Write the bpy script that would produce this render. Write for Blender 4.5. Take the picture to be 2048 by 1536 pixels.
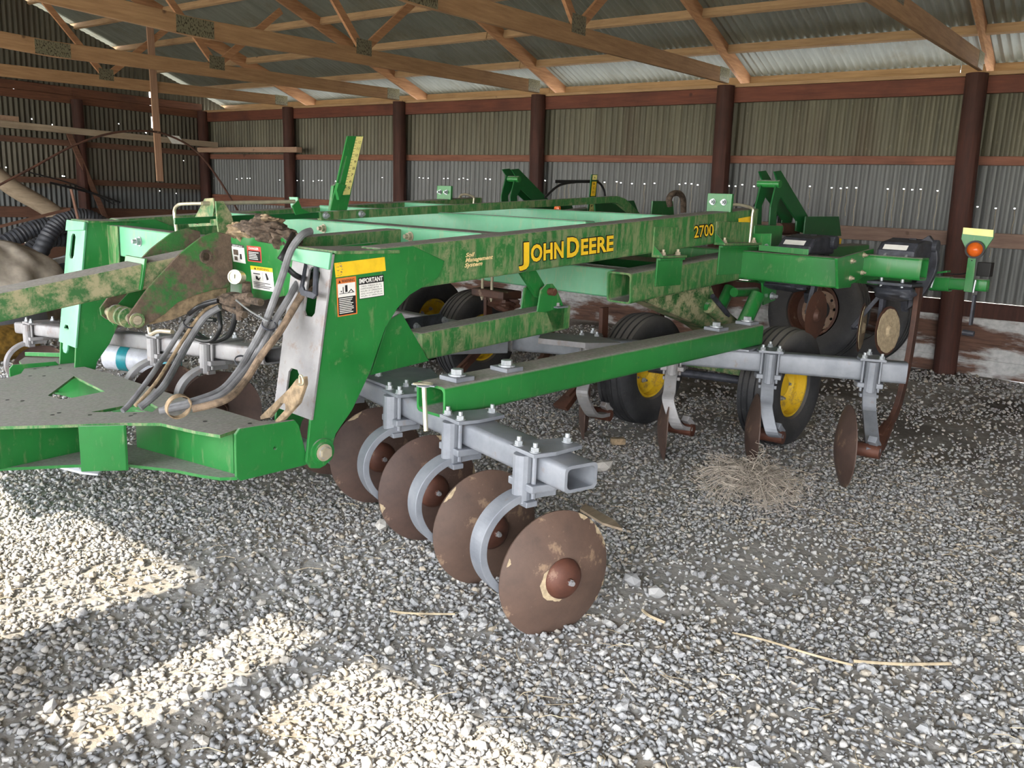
import bpy, bmesh, math, random
import numpy as np
from mathutils import Vector, Matrix

random.seed(7); rng = np.random.default_rng(11)
for _o in list(bpy.data.objects): bpy.data.objects.remove(_o)
SC = bpy.context.scene; COL = SC.collection

# ------------------------------------------------------------------ camera
cd = bpy.data.cameras.new('camera'); cam = bpy.data.objects.new('camera', cd); COL.objects.link(cam)
cd.sensor_width = 36.0; cd.lens = 1700.0/2048.0*36.0; cd.clip_start = 0.05; cd.clip_end = 400
_r = ((0.790452,-0.161213,0.590928),(0.611082,0.141402,-0.778835),(0.042000,0.976737,0.210286))
cam.matrix_world = Matrix.Translation((0, 0, 1.6)) @ Matrix([list(_r[0]), list(_r[1]), list(_r[2])]).to_4x4()
SC.camera = cam

# ------------------------------------------------------------------ world, sun, exposure
SKY_STRENGTH = 9.0; SUN_STRENGTH = 6.4; SUN_ELEV = 36.0
W = bpy.data.worlds.new('world'); SC.world = W; W.use_nodes = True
nt = W.node_tree; nt.nodes.clear()
wo = nt.nodes.new('ShaderNodeOutputWorld'); bg = nt.nodes.new('ShaderNodeBackground')
tcw = nt.nodes.new('ShaderNodeTexCoord'); sep = nt.nodes.new('ShaderNodeSeparateXYZ'); crw = nt.nodes.new('ShaderNodeValToRGB')
nt.links.new(tcw.outputs['Generated'], sep.inputs[0]); nt.links.new(sep.outputs['Z'], crw.inputs[0])
crw.color_ramp.elements[0].position = 0.0; crw.color_ramp.elements[0].color = (0.985, 0.97, 0.95, 1)
crw.color_ramp.elements[1].position = 0.7; crw.color_ramp.elements[1].color = (0.74, 0.84, 1.0, 1)
nt.links.new(crw.outputs[0], bg.inputs[0]); bg.inputs[1].default_value = SKY_STRENGTH
nt.links.new(bg.outputs[0], wo.inputs[0])
sl = bpy.data.lights.new('sun', 'SUN'); sl.energy = SUN_STRENGTH; sl.angle = math.radians(0.6); sl.color = (1.0, 0.90, 0.74)
sun = bpy.data.objects.new('sun', sl); COL.objects.link(sun)
sun.rotation_euler = (math.radians(90-SUN_ELEV), 0, 0)   # shines towards +Y and down
vs = SC.view_settings; vs.view_transform = 'Standard'; vs.look = 'None'; vs.exposure = 0.75; vs.gamma = 1.0
vs.use_curve_mapping = False

# ------------------------------------------------------------------ materials
def lin(c): return tuple((x/255/12.92) if x/255 <= .04045 else ((x/255+.055)/1.055)**2.4 for x in c)+(1,)
class NT:
    def __init__(s, name):
        s.m = bpy.data.materials.new(name); s.m.use_nodes = True; s.t = s.m.node_tree; s.t.nodes.clear()
        s.out = s.n('ShaderNodeOutputMaterial'); s.b = s.n('ShaderNodeBsdfPrincipled'); s.l(s.b.outputs[0], s.out.inputs[0])
        s.co = None
    def n(s, t, **k):
        x = s.t.nodes.new(t)
        for a, v in k.items(): setattr(x, a, v)
        return x
    def l(s, a, b): s.t.links.new(a, b)
    def coord(s, scale=(1, 1, 1), kind='Object'):
        if s.co is None: s.co = s.n('ShaderNodeTexCoord')
        m = s.n('ShaderNodeMapping'); m.inputs['Scale'].default_value = scale; s.l(s.co.outputs[kind], m.inputs[0]); return m.outputs[0]
    def noise(s, sc, det=4, rough=.6, scale=(1, 1, 1), kind='Object'):
        x = s.n('ShaderNodeTexNoise'); x.inputs['Scale'].default_value = sc; x.inputs['Detail'].default_value = det
        x.inputs['Roughness'].default_value = rough; s.l(s.coord(scale, kind), x.inputs['Vector']); return x.outputs['Fac']
    def ramp(s, f, stops):
        r = s.n('ShaderNodeValToRGB'); s.l(f, r.inputs[0]); e = r.color_ramp.elements
        while len(e) < len(stops): e.new(.5)
        for i, (p, c) in enumerate(stops):
            e[i].position = p; e[i].color = c if len(c) == 4 else lin(c)
        return r.outputs[0]
    def mix(s, f, a, b):
        x = s.n('ShaderNodeMix', data_type='RGBA')
        for i, v in ((0, f), (6, a), (7, b)):
            if hasattr(v, 'is_linked'): s.l(v, x.inputs[i])
            else: x.inputs[i].default_value = v if i == 0 else (v if len(v) == 4 else lin(v))
        return x.outputs[2]
    def math(s, op, a, b=0.0, clamp=False):
        x = s.n('ShaderNodeMath', operation=op, use_clamp=clamp)
        for i, v in ((0, a), (1, b)):
            if hasattr(v, 'is_linked'): s.l(v, x.inputs[i])
            else: x.inputs[i].default_value = v
        return x.outputs[0]
    def up(s, lo, hi):                      # how far the surface faces up (dust settles there)
        g = s.n('ShaderNodeNewGeometry'); q = s.n('ShaderNodeSeparateXYZ'); s.l(g.outputs['Normal'], q.inputs[0])
        m = s.n('ShaderNodeMapRange'); m.inputs[1].default_value = lo; m.inputs[2].default_value = hi; s.l(q.outputs['Z'], m.inputs[0]); return m.outputs[0]
    def bump(s, h, st=.3, dist=.01):
        x = s.n('ShaderNodeBump'); x.inputs['Strength'].default_value = st; x.inputs['Distance'].default_value = dist
        s.l(h, x.inputs['Height']); s.l(x.outputs[0], s.b.inputs['Normal'])
    def fin(s, col=None, rough=.5, metal=0.0, spec=None):
        if col is not None:
            if hasattr(col, 'is_linked'): s.l(col, s.b.inputs['Base Color'])
            else: s.b.inputs['Base Color'].default_value = col if len(col) == 4 else lin(col)
        if hasattr(rough, 'is_linked'): s.l(rough, s.b.inputs['Roughness'])
        else: s.b.inputs['Roughness'].default_value = rough
        s.b.inputs['Metallic'].default_value = metal
        if spec is not None: s.b.inputs['Specular IOR Level'].default_value = spec
        return s.m

def plain(name, col, rough=.5, metal=0, var=.12, sc=18):
    t = NT(name); f = t.noise(sc, 3)
    c = lin(col); d = tuple(x*(1-var*1.6) for x in c[:3])+(1,); e = tuple(min(1, x*(1+var)) for x in c[:3])+(1,)
    return t.fin(t.ramp(f, [(.35, d), (.65, e)]), rough, metal)

def green_mat(name, base, dark, dust=.5, streak=0.0, rough=.38):
    t = NT(name)
    g = t.ramp(t.noise(2.5, 4), [(.3, dark), (.7, base)])
    n1 = t.noise(9, 8, .75)
    lo = .64-.22*dust
    f = t.ramp(n1, [(lo, (0, 0, 0, 1)), (lo+.14, (1, 1, 1, 1))])
    if streak:
        n2 = t.noise(28, 6, .7, scale=(1, 1, .22)); f2 = t.ramp(n2, [(.60-.1*streak, (0, 0, 0, 1)), (.74-.1*streak, (1, 1, 1, 1))])
        f = t.math('MAXIMUM', f, t.math('MULTIPLY', f2, .75))
    f = t.math('MULTIPLY', f, .25+.75*dust)
    c = t.mix(f, g, (158, 150, 118))
    topf = t.math('MULTIPLY', t.up(.55, .9), t.ramp(t.noise(14, 4), [(.2, (.7, .7, .7, 1)), (.6, (1, 1, 1, 1))]))
    c = t.mix(topf, c, t.ramp(t.noise(60, 4), [(.3, (124, 119, 115)), (.7, (156, 151, 146))]))
    r = t.math('ADD', t.math('MULTIPLY', t.math('MAXIMUM', f, topf), .45), rough, True)
    t.bump(t.noise(180, 3), .12, .002)
    return t.fin(c, r)
M = {}
def grimy():
    t = NT('green_paint_grimy'); g = t.ramp(t.noise(8, 4), [(.3, (36, 98, 44)), (.7, (58, 112, 52))])
    f = t.ramp(t.noise(4.5, 9, .72), [(.42, (0, 0, 0, 1)), (.52, (1, 1, 1, 1))]); mud = t.ramp(t.noise(30, 6, .7), [(.3, (72, 60, 52)), (.7, (112, 94, 78))])
    t.bump(t.noise(60, 5, .7), .5, .006); return t.fin(t.mix(f, g, mud), .85)
M['green'] = green_mat('green_paint', (42, 124, 58), (30, 104, 46), .2, .3, .30)
M['green_glare'] = green_mat('green_paint_sky_glare', (104, 172, 134), (78, 148, 108), .3, .5, .35)  # sky glare on the front faces, painted in as a paler green
M['green_grimy'] = grimy()
M['green_dusty'] = green_mat('green_paint_dusty', (58, 122, 62), (40, 102, 50), .55, 1.4)
M['green_muddy'] = green_mat('green_paint_muddy', (56, 112, 54), (40, 88, 44), .95, .6, .55)
M['green_deep'] = green_mat('green_paint_deep', (22, 92, 44), (16, 76, 36), .12)

def galv(name, a, b, rust):
    t = NT(name); c = t.ramp(t.noise(7, 6), [(.3, a), (.7, b)])
    f = t.ramp(t.noise(13, 8, .75), [(.66-.25*rust, (0, 0, 0, 1)), (.78-.2*rust, (1, 1, 1, 1))])
    c = t.mix(t.math('MULTIPLY', f, .35+.5*rust), c, (116, 86, 66))
    sp = t.ramp(t.noise(90, 4, .8), [(.66, (0, 0, 0, 1)), (.72, (1, 1, 1, 1))])
    c = t.mix(t.math('MULTIPLY', sp, .5), c, (196, 192, 186)); t.bump(t.noise(70, 4), .2, .002)
    return t.fin(c, .5, .15)
M['galv'] = galv('grey_painted_steel', (106, 110, 118), (132, 135, 141), .24)
M['galv_rusty'] = galv('grey_steel_rusty', (122, 120, 122), (148, 146, 146), .5)
M['bolt'] = plain('zinc_bolt_steel', (168, 172, 176), .35, .5)
M['bolt_warm'] = plain('tan_bolt_steel', (176, 164, 142), .45, .3)
def rusty(name, a, b, mud, ml):
    t = NT(name); c = t.ramp(t.noise(6, 7, .7), [(.3, a), (.7, b)])
    f = t.ramp(t.noise(5, 7, .7), [(ml, (0, 0, 0, 1)), (ml+.05, (1, 1, 1, 1))]); c = t.mix(t.math('MULTIPLY', f, .55), c, mud)
    t.bump(t.noise(240, 3), .25, .002); return t.fin(c, .62, .1)
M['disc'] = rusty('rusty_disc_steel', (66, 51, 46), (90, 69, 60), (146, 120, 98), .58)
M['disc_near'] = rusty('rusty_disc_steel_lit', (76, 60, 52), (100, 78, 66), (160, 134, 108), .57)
M['rust'] = rusty('orange_rust', (66, 38, 29), (96, 57, 42), (140, 112, 92), .60)
M['rust_dark'] = rusty('dark_rust', (58, 40, 34), (92, 58, 44), (150, 130, 110), .62)
M['mud'] = plain('dry_mud', (146, 126, 100), .95, 0, .25, 30)
M['mud_dark'] = plain('dark_greasy_mud', (92, 78, 66), .95, 0, .35, 40)
M['mud_white'] = plain('pale_mud', (168, 150, 122), .95, 0, .15, 40)
M['rubber'] = None
t = NT('tyre_rubber'); c = t.ramp(t.noise(5, 5), [(.3, (34, 36, 40)), (.7, (62, 62, 64))])
f = t.ramp(t.noise(60, 5, .8), [(.62, (0, 0, 0, 1)), (.70, (1, 1, 1, 1))]); c = t.mix(t.math('MULTIPLY', f, .5), c, (150, 142, 128))
c = t.mix(t.math('MULTIPLY', t.up(.0, .9), .65), c, (112, 106, 98)); t.bump(t.noise(90, 3), .2, .003); M['rubber'] = t.fin(c, .75)
M['yellow'] = rusty('yellow_rim_paint', (196, 158, 26), (222, 186, 40), (128, 106, 80), .58)
M['rim_tan'] = rusty('rusty_white_rim', (146, 118, 98), (172, 146, 124), (100, 70, 52), .52)
M['decal_yellow'] = plain('yellow_decal', (236, 194, 40), .45, 0, .06)
M['pale_yellow'] = plain('pale_yellow_decal', (232, 222, 140), .5, 0, .06)
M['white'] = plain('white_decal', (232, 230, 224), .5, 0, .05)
M['black'] = plain('black_print', (28, 26, 26), .6, 0, .1)
M['orange'] = plain('orange_decal', (216, 120, 56), .5, 0, .06)
M['red'] = plain('red_decal', (196, 70, 60), .5, 0, .08)
M['cream'] = plain('cream_lettering', (232, 206, 150), .5, 0, .05)
M['amber'] = plain('amber_lens', (210, 96, 30), .25, 0, .1)
M['iron'] = plain('black_cast_iron', (62, 64, 72), .55, .2, .25)
M['hose'] = plain('grey_rubber_hose', (112, 112, 114), .7, 0, .25, 9)
M['hose_black'] = plain('black_rubber_hose', (34, 34, 36), .4, 0, .3, 9)
M['hose_mud'] = plain('muddy_hose', (120, 102, 84), .85, 0, .35, 20)
M['chrome'] = plain('zinc_rod', (196, 190, 166), .28, .6, .1)
M['glass_dial'] = plain('dial_face', (184, 176, 132), .2, 0, .05)
M['sheet_white'] = plain('white_plastic', (206, 208, 216), .45, 0, .1)
M['teal'] = plain('teal_plastic', (40, 140, 150), .4, 0, .1)
M['cyan'] = plain('cyan_plastic', (90, 190, 206), .4, 0, .1)
M['tarp'] = plain('beige_tarpaulin', (170, 160, 146), .8, 0, .2, 5)
M['blackpipe'] = plain('black_corrugated_pipe', (58, 60, 66), .5, 0, .15)
M['streak'] = plain('pale_drip_streak', (160, 146, 120), .8, 0, .2)
M['drum'] = plain('dirty_yellow_drum_paint', (150, 116, 50), .6, 0, .3)
M['duct'] = plain('silver_duct', (150, 152, 160), .35, .3, .2)
M['hood'] = plain('grey_plastic_hood', (120, 122, 130), .4, 0, .05)

def wood(name, a, b, dark, axis, sc=1.0, stain=.3):
    t = NT(name); s = [9.0, 9.0, 9.0]; s[axis] = .7
    gn = t.noise(4*sc, 7, .65, scale=tuple(s)); c = t.ramp(gn, [(.28, a), (.72, b)])
    f = t.ramp(t.noise(1.3, 5, .6), [(.66-.3*stain, (0, 0, 0, 1)), (.86-.3*stain, (1, 1, 1, 1))]); c = t.mix(t.math('MULTIPLY', f, .6), c, dark)
    k = t.ramp(t.noise(5, 2, .3), [(.76, (0, 0, 0, 1)), (.79, (1, 1, 1, 1))]); c = t.mix(t.math('MULTIPLY', k, .7), c, (48, 28, 18))
    t.bump(gn, .3, .003); return t.fin(c, .8)
M['chord'] = wood('truss_chord_wood', (138, 102, 70), (176, 138, 100), (102, 66, 44), 1, 1, .3)
M['rafter'] = wood('rafter_wood', (142, 97, 66), (186, 138, 98), (100, 62, 42), 1, 1, .2)
M['purlin'] = wood('purlin_wood', (144, 112, 80), (180, 146, 108), (108, 76, 52), 0, 1, .2)
M['plate'] = wood('plate_wood', (84, 44, 32), (118, 66, 48), (58, 30, 24), 0, 1, .5)
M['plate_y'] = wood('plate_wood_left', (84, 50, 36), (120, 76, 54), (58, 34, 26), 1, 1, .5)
M['girt'] = wood('girt_wood', (100, 60, 46), (134, 88, 68), (66, 38, 30), 0, 1, .4)
M['girt_low'] = wood('weathered_girt_wood', (104, 82, 72), (136, 112, 98), (78, 56, 46), 0, 1, .4)
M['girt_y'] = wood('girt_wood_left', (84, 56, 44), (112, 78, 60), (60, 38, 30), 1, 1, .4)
M['post'] = wood('treated_post_wood', (50, 26, 20), (78, 42, 32), (34, 18, 16), 2, 1, .5)
M['loose'] = wood('loose_board_wood', (140, 104, 82), (172, 136, 110), (108, 72, 54), 2, 1, .2)
M['loose_x'] = wood('loose_board_wood_x', (140, 110, 90), (172, 142, 118), (108, 76, 58), 0, 1, .2)
M['log'] = wood('weathered_pole_wood', (128, 112, 92), (168, 150, 128), (96, 78, 62), 1, .6, .3)
# kickboards: white paint peeling off dark brown planks
t = NT('peeling_white_planks'); c = t.ramp(t.noise(6, 6, .6, scale=(.6, 1, 6)), [(.3, (64, 44, 36)), (.7, (112, 80, 64))])
f = t.ramp(t.noise(1.1, 6, .6, scale=(.8, 1, 3.0)), [(.47, (0, 0, 0, 1)), (.55, (1, 1, 1, 1))]); c = t.mix(f, c, t.ramp(t.noise(20, 4), [(.3, (158, 158, 158)), (.7, (192, 192, 190))]))
M['kick'] = t.fin(c, .8)
# corrugated sheets: object coordinates (metres)
def sheet(name, a, b, brown, blue, bl, sc=(5, 5, .35), speck=.3, bands=False):
    t = NT(name); n = t.noise(1.6, 6, .7, scale=sc); c = t.ramp(n, [(.3, a), (.7, b)])
    f = t.ramp(t.noise(.9, 5, .65, scale=(2.2, 2.2, .3)), [(.52, (0, 0, 0, 1)), (.72, (1, 1, 1, 1))]); c = t.mix(t.math('MULTIPLY', f, .65), c, brown)
    sp = t.ramp(t.noise(26, 5, .8, scale=(1, 1, .55)), [(.60, (0, 0, 0, 1)), (.68, (1, 1, 1, 1))]); c = t.mix(t.math('MULTIPLY', sp, speck), c, (150, 142, 112))
    if bl:                                  # lower part blended towards blue-grey
        p = t.n('ShaderNodeSeparateXYZ'); t.l(t.coord(), p.inputs[0]); mr = t.n('ShaderNodeMapRange')
        mr.inputs[1].default_value = bl+.06; mr.inputs[2].default_value = bl-.06; t.l(p.outputs['Z'], mr.inputs[0]); c = t.mix(t.math('MULTIPLY', mr.outputs[0], .8), c, t.mix(n, blue, tuple(v*1.25 for v in blue)))
    return t.fin(c, .55, .25)
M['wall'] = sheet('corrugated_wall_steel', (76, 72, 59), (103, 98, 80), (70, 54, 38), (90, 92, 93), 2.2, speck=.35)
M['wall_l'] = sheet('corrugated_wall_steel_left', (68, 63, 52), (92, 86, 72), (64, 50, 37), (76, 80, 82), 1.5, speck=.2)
M['roof'] = sheet('corrugated_roof_steel', (112, 113, 102), (136, 138, 128), (108, 98, 72), (120, 124, 130), 0, sc=(4, .4, 1), speck=.1)
t = NT('truss_plate_steel'); M['gusset'] = t.fin(t.mix(t.ramp(t.noise(45, 1, .2, scale=(1, 2.2, 1)), [(.56, (0, 0, 0, 1)), (.62, (1, 1, 1, 1))]), (122, 116, 94), (58, 48, 34)), .5, .3)
# ground and stones
t = NT('gravelly_dirt'); base = t.ramp(t.noise(70, 8, .75), [(.3, (152, 147, 140)), (.5, (176, 170, 161)), (.7, (196, 190, 180))])
vo = t.n('ShaderNodeTexVoronoi'); vo.inputs['Scale'].default_value = 42; t.l(t.coord(), vo.inputs['Vector'])
g = t.n('ShaderNodeRGBToBW'); t.l(vo.outputs['Color'], g.inputs[0])
base = t.mix(.55, base, t.ramp(g.outputs[0], [(.2, (140, 139, 138)), (.8, (186, 184, 180))]))
sandy = t.ramp(t.noise(1.3, 4, .5), [(.55, (0, 0, 0, 1)), (.66, (1, 1, 1, 1))]); base = t.mix(t.math('MULTIPLY', sandy, .6), base, (158, 146, 128))
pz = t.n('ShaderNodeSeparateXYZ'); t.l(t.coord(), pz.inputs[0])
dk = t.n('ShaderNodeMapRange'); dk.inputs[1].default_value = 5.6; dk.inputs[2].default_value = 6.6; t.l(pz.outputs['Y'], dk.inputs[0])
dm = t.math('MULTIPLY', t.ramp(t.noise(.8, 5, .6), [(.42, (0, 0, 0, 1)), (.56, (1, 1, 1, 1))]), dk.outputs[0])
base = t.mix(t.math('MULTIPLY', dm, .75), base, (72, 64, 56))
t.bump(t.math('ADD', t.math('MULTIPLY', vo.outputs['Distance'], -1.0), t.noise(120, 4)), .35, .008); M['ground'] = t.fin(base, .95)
def stone_mat(name, out):
    t = NT(name)
    if out == 'isl': g = t.n('ShaderNodeNewGeometry').outputs['Random Per Island']
    else: g = t.n('ShaderNodeObjectInfo').outputs['Random']
    c = t.ramp(g, [(0, (140, 141, 143)), (.3, (158, 158, 159)), (.55, (172, 171, 169)), (.78, (184, 181, 176)), (.9, (172, 158, 136)), (1, (206, 203, 198))])
    c = t.mix(t.math('MULTIPLY', t.noise(50, 5, .7), .5), c, (150, 147, 142)); t.bump(t.noise(160, 3), .3, .003)
    return t.fin(c, .85)
M['stones'] = stone_mat('crushed_limestone', 'isl'); M['stone'] = stone_mat('loose_stone', 'obj')
t = NT('dry_grassland'); M['grassland'] = t.fin(t.ramp(t.noise(3, 6), [(.3, (176, 168, 138)), (.7, (214, 206, 180))]), .95)
M['straw'] = plain('dry_straw', (176, 160, 132), .9, 0, .2)
M['twig'] = plain('dry_twig', (160, 150, 138), .9, 0, .2)

# ------------------------------------------------------------------ mesh helpers
def V(*a): return Vector(a[0] if len(a) == 1 else a)
class MB:
    def __init__(s): s.v = []; s.f = []; s.mi = []
    def add(s, vs_, fs, mi=0):
        o = len(s.v); s.v += [tuple(p) for p in vs_]; s.f += [tuple(i+o for i in f) for f in fs]; s.mi += [mi]*len(fs); return s
    def hexa(s, a, mi=0):      # 8 corners: 4 bottom ring, 4 top ring
        return s.add(a, [(3, 2, 1, 0), (4, 5, 6, 7), (0, 1, 5, 4), (1, 2, 6, 5), (2, 3, 7, 6), (3, 0, 4, 7)], mi)
    def box(s, lo, hi, mi=0):
        (x0, y0, z0), (x1, y1, z1) = lo, hi
        return s.hexa([(x0, y0, z0), (x1, y0, z0), (x1, y1, z0), (x0, y1, z0), (x0, y0, z1), (x1, y0, z1), (x1, y1, z1), (x0, y1, z1)], mi)
    def beam(s, p0, p1, a, b, mi=0):   # p0,p1 one edge line; a, b vectors spanning the section from that edge
        p0, p1, a, b = V(p0), V(p1), V(a), V(b)
        return s.hexa([p0, p0+a, p0+a+b, p0+b, p1, p1+a, p1+a+b, p1+b], mi)
    def bar(s, p0, p1, w, h, up=(0, 0, 1), mi=0):  # centred bar
        p0, p1 = V(p0), V(p1); d = (p1-p0).normalized(); x = d.cross(V(up)).normalized(); y = x.cross(d)
        return s.beam(p0-x*w/2-y*h/2, p1-x*w/2-y*h/2, x*w, y*h, mi)
    def hollow(s, p0, p1, w, h, t, up=(0, 0, 1), mi=0):
        p0, p1 = V(p0), V(p1); d = (p1-p0).normalized(); x = d.cross(V(up)).normalized(); y = x.cross(d)
        def ring(p, ww, hh):
            r = []; c = min(.22*min(ww, hh), .02)
            for sx, sy in ((-1, -1), (1, -1), (1, 1), (-1, 1)):
                cx, cy = sx*(ww/2-c), sy*(hh/2-c)
                a0 = {(-1, -1): 180, (1, -1): 270, (1, 1): 0, (-1, 1): 90}[(sx, sy)]
                for k in range(4):
                    an = math.radians(a0+30*k); r.append(p+x*(cx+c*math.cos(an))+y*(cy+c*math.sin(an)))
            return r
        n = 16; vs_ = ring(p0, w, h)+ring(p1, w, h)+ring(p0, w-2*t, h-2*t)+ring(p1, w-2*t, h-2*t); fs = []
        for i in range(n):
            j = (i+1) % n
            fs += [(i, j, n+j, n+i), (2*n+i, 3*n+i, 3*n+j, 2*n+j), (i, 2*n+i, 2*n+j, j), (n+i, n+j, 3*n+j, 3*n+i)]
        return s.add(vs_, fs, mi)
    def prism(s, pts, vec, mi=0):
        vec = V(vec); p = [V(q) for q in pts]; n = len(p)
        return s.add(p+[q+vec for q in p], [tuple(range(n))[::-1], tuple(range(n, 2*n))]+[(i, (i+1) % n, n+(i+1) % n, n+i) for i in range(n)], mi)
    def cyl(s, p0, p1, r, r1=None, n=16, caps=True, mi=0):
        p0, p1 = V(p0), V(p1); r1 = r if r1 is None else r1; d = (p1-p0).normalized()
        x = d.orthogonal().normalized(); y = d.cross(x); vs_ = []
        for p, q in ((p0, r), (p1, r1)):
            for i in range(n):
                a = 2*math.pi*i/n; vs_.append(p+x*math.cos(a)*q+y*math.sin(a)*q)
        fs = [(i, (i+1) % n, n+(i+1) % n, n+i) for i in range(n)]
        if caps: fs += [tuple(range(n))[::-1], tuple(range(n, 2*n))]
        return s.add(vs_, fs, mi)
    def lathe(s, c, ax, prof, n=40, closed=False, mi=0):   # prof: (radius, offset along axis)
        c, ax = V(c), V(ax).normalized(); x = ax.orthogonal().normalized(); y = ax.cross(x); vs_ = []
        for r, o in prof:
            for i in range(n):
                a = 2*math.pi*i/n; vs_.append(c+ax*o+(x*math.cos(a)+y*math.sin(a))*r)
        m = len(prof); fs = []
        for k in range(m if closed else m-1):
            k2 = (k+1) % m
            for i in range(n): fs.append((k*n+i, k*n+(i+1) % n, k2*n+(i+1) % n, k2*n+i))
        return s.add(vs_, fs, mi)
    def tube(s, pts, r, n=8, mi=0, caps=True, smooth=True):
        P = [V(p) for p in pts]
        if smooth and len(P) > 2: P = catmull(P, 6)
        R = r if callable(r) else (lambda t_: r)
        vs_ = []; m = len(P); nx = None
        for k, p in enumerate(P):
            d = (P[min(k+1, m-1)]-P[max(k-1, 0)]).normalized()
            if nx is None: nx = d.orthogonal().normalized()
            nx = (nx-d*nx.dot(d)).normalized(); ny = d.cross(nx); q = R(k/(m-1))
            for i in range(n):
                a = 2*math.pi*i/n; vs_.append(p+(nx*math.cos(a)+ny*math.sin(a))*q)
        fs = [(k*n+i, k*n+(i+1) % n, (k+1)*n+(i+1) % n, (k+1)*n+i) for k in range(m-1) for i in range(n)]
        if caps: fs += [tuple(range(n))[::-1], tuple(range((m-1)*n, m*n))]
        return s.add(vs_, fs, mi)
    def strip(s, pts, wid, thk, mi=0, smooth=True):   # flat bar following pts; wid vector constant, thickness across
        P = [V(p) for p in pts]
        if smooth: P = catmull(P, 6)
        wv = V(wid); m = len(P); vs_ = []
        for k, p in enumerate(P):
            d = (P[min(k+1, m-1)]-P[max(k-1, 0)]).normalized(); nn = d.cross(wv).normalized()*thk/2
            vs_ += [p-wv/2-nn, p+wv/2-nn, p+wv/2+nn, p-wv/2+nn]
        fs = [(4*k+i, 4*k+(i+1) % 4, 4*k+4+(i+1) % 4, 4*k+4+i) for k in range(m-1) for i in range(4)]+[(3, 2, 1, 0), tuple(4*(m-1)+i for i in range(4))]
        return s.add(vs_, fs, mi)
    def plate(s, outer, holes, vec, mi=0):            # polygon with holes, extruded
        bm = bmesh.new(); vec = V(vec); es = []; loops = []
        for lp in [outer]+list(holes):
            vv = [bm.verts.new(V(p)) for p in lp]; loops.append(vv)
            es += [bm.edges.new((vv[i], vv[(i+1) % len(vv)])) for i in range(len(vv))]
        bmesh.ops.triangle_fill(bm, use_beauty=True, use_dissolve=False, edges=es)
        bm.verts.index_update(); b = [v.co.copy() for v in bm.verts]; fc = [tuple(v.index for v in f.verts) for f in bm.faces]; n = len(b)
        li = [[v.index for v in lp] for lp in loops]; bm.free()
        s.add(b+[p+vec for p in b], fc+[tuple(i+n for i in f[::-1]) for f in fc]+[(lp[i], lp[(i+1) % len(lp)], lp[(i+1) % len(lp)]+n, lp[i]+n) for lp in li for i in range(len(lp))], mi)
        return s
    def mesh(s, name, mats, off=None, smooth=False):
        me = bpy.data.meshes.new(name); vv = s.v if off is None else [(x-off[0], y-off[1], z-off[2]) for x, y, z in s.v]
        me.from_pydata(vv, [], s.f); me.update()
        for m in (mats if isinstance(mats, (list, tuple)) else [mats]): me.materials.append(M[m] if isinstance(m, str) else m)
        if any(s.mi): me.polygons.foreach_set('material_index', s.mi)
        bm = bmesh.new(); bm.from_mesh(me); bmesh.ops.recalc_face_normals(bm, faces=bm.faces); bm.to_mesh(me); bm.free()
        if smooth:
            me.polygons.foreach_set('use_smooth', [True]*len(me.polygons)); me.set_sharp_from_angle(angle=math.radians(35))
        return me
    def build(s, name, mats, parent=None, off=None, bevel=0, smooth=False, label=None, **kw):
        if off is None and parent is not None: off = OFF.get(parent.name)
        o = bpy.data.objects.new(name, s.mesh(name, mats, off, smooth)); COL.objects.link(o)
        if parent is not None:
            o.parent = parent
            if parent.name in OFF: OFF[o.name] = OFF[parent.name]
        if bevel:
            b = o.modifiers.new('bevel', 'BEVEL'); b.width = bevel; b.segments = 2; b.limit_method = 'ANGLE'; b.angle_limit = math.radians(40)
        if label: o['label'] = label
        for k, v in kw.items(): o[k] = v
        return o
OFF = {}
def catmull(P, k):
    out = []; n = len(P)
    for i in range(n-1):
        p0, p1, p2, p3 = P[max(i-1, 0)], P[i], P[i+1], P[min(i+2, n-1)]
        for j in range(k):
            t_ = j/k; out.append(.5*((2*p1)+(p2-p0)*t_+(2*p0-5*p1+4*p2-p3)*t_*t_+(3*p1-p0-3*p2+p3)*t_**3))
    return out+[P[-1]]
def empty(name, loc, label=None, cat=None, rot=0, kind=None, group=None):
    o = bpy.data.objects.new(name, None); COL.objects.link(o); o.location = loc; o.rotation_euler = (0, 0, rot); o.empty_display_size = .2
    if label: o['label'] = label
    if cat: o['category'] = cat
    if kind: o['kind'] = kind
    if group: o['group'] = group
    return o
def tag(o, label, cat, group=None):
    o['label'] = label; o['category'] = cat
    if group: o['group'] = group
    return o
def inst(name, me, parent, mat):
    o = bpy.data.objects.new(name, me); COL.objects.link(o); o.parent = parent; o.matrix_local = mat; return o
def frame_mat(p, z, x=None):
    z = V(z).normalized(); x = V(x) if x is not None else z.orthogonal(); x = (x-z*x.dot(z)).normalized(); y = z.cross(x)
    m = Matrix((x, y, z)).transposed().to_4x4(); m.translation = V(p); return m

# ================================================================== THE SHED
XL, XR, YB, YF = -15.6, 6.3, 10.2, 0.0
POSTS = [-15.5, -12.85, -10.07, -7.34, -4.55, -1.84, .88, 3.6, 6.2]
def roofz(y):          # rafter top line, ridge at y = 5.05
    return 3.47-.35*(y-9.73) if y >= 5.05 else 3.47-.35*(10.1-y-9.73)
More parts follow.
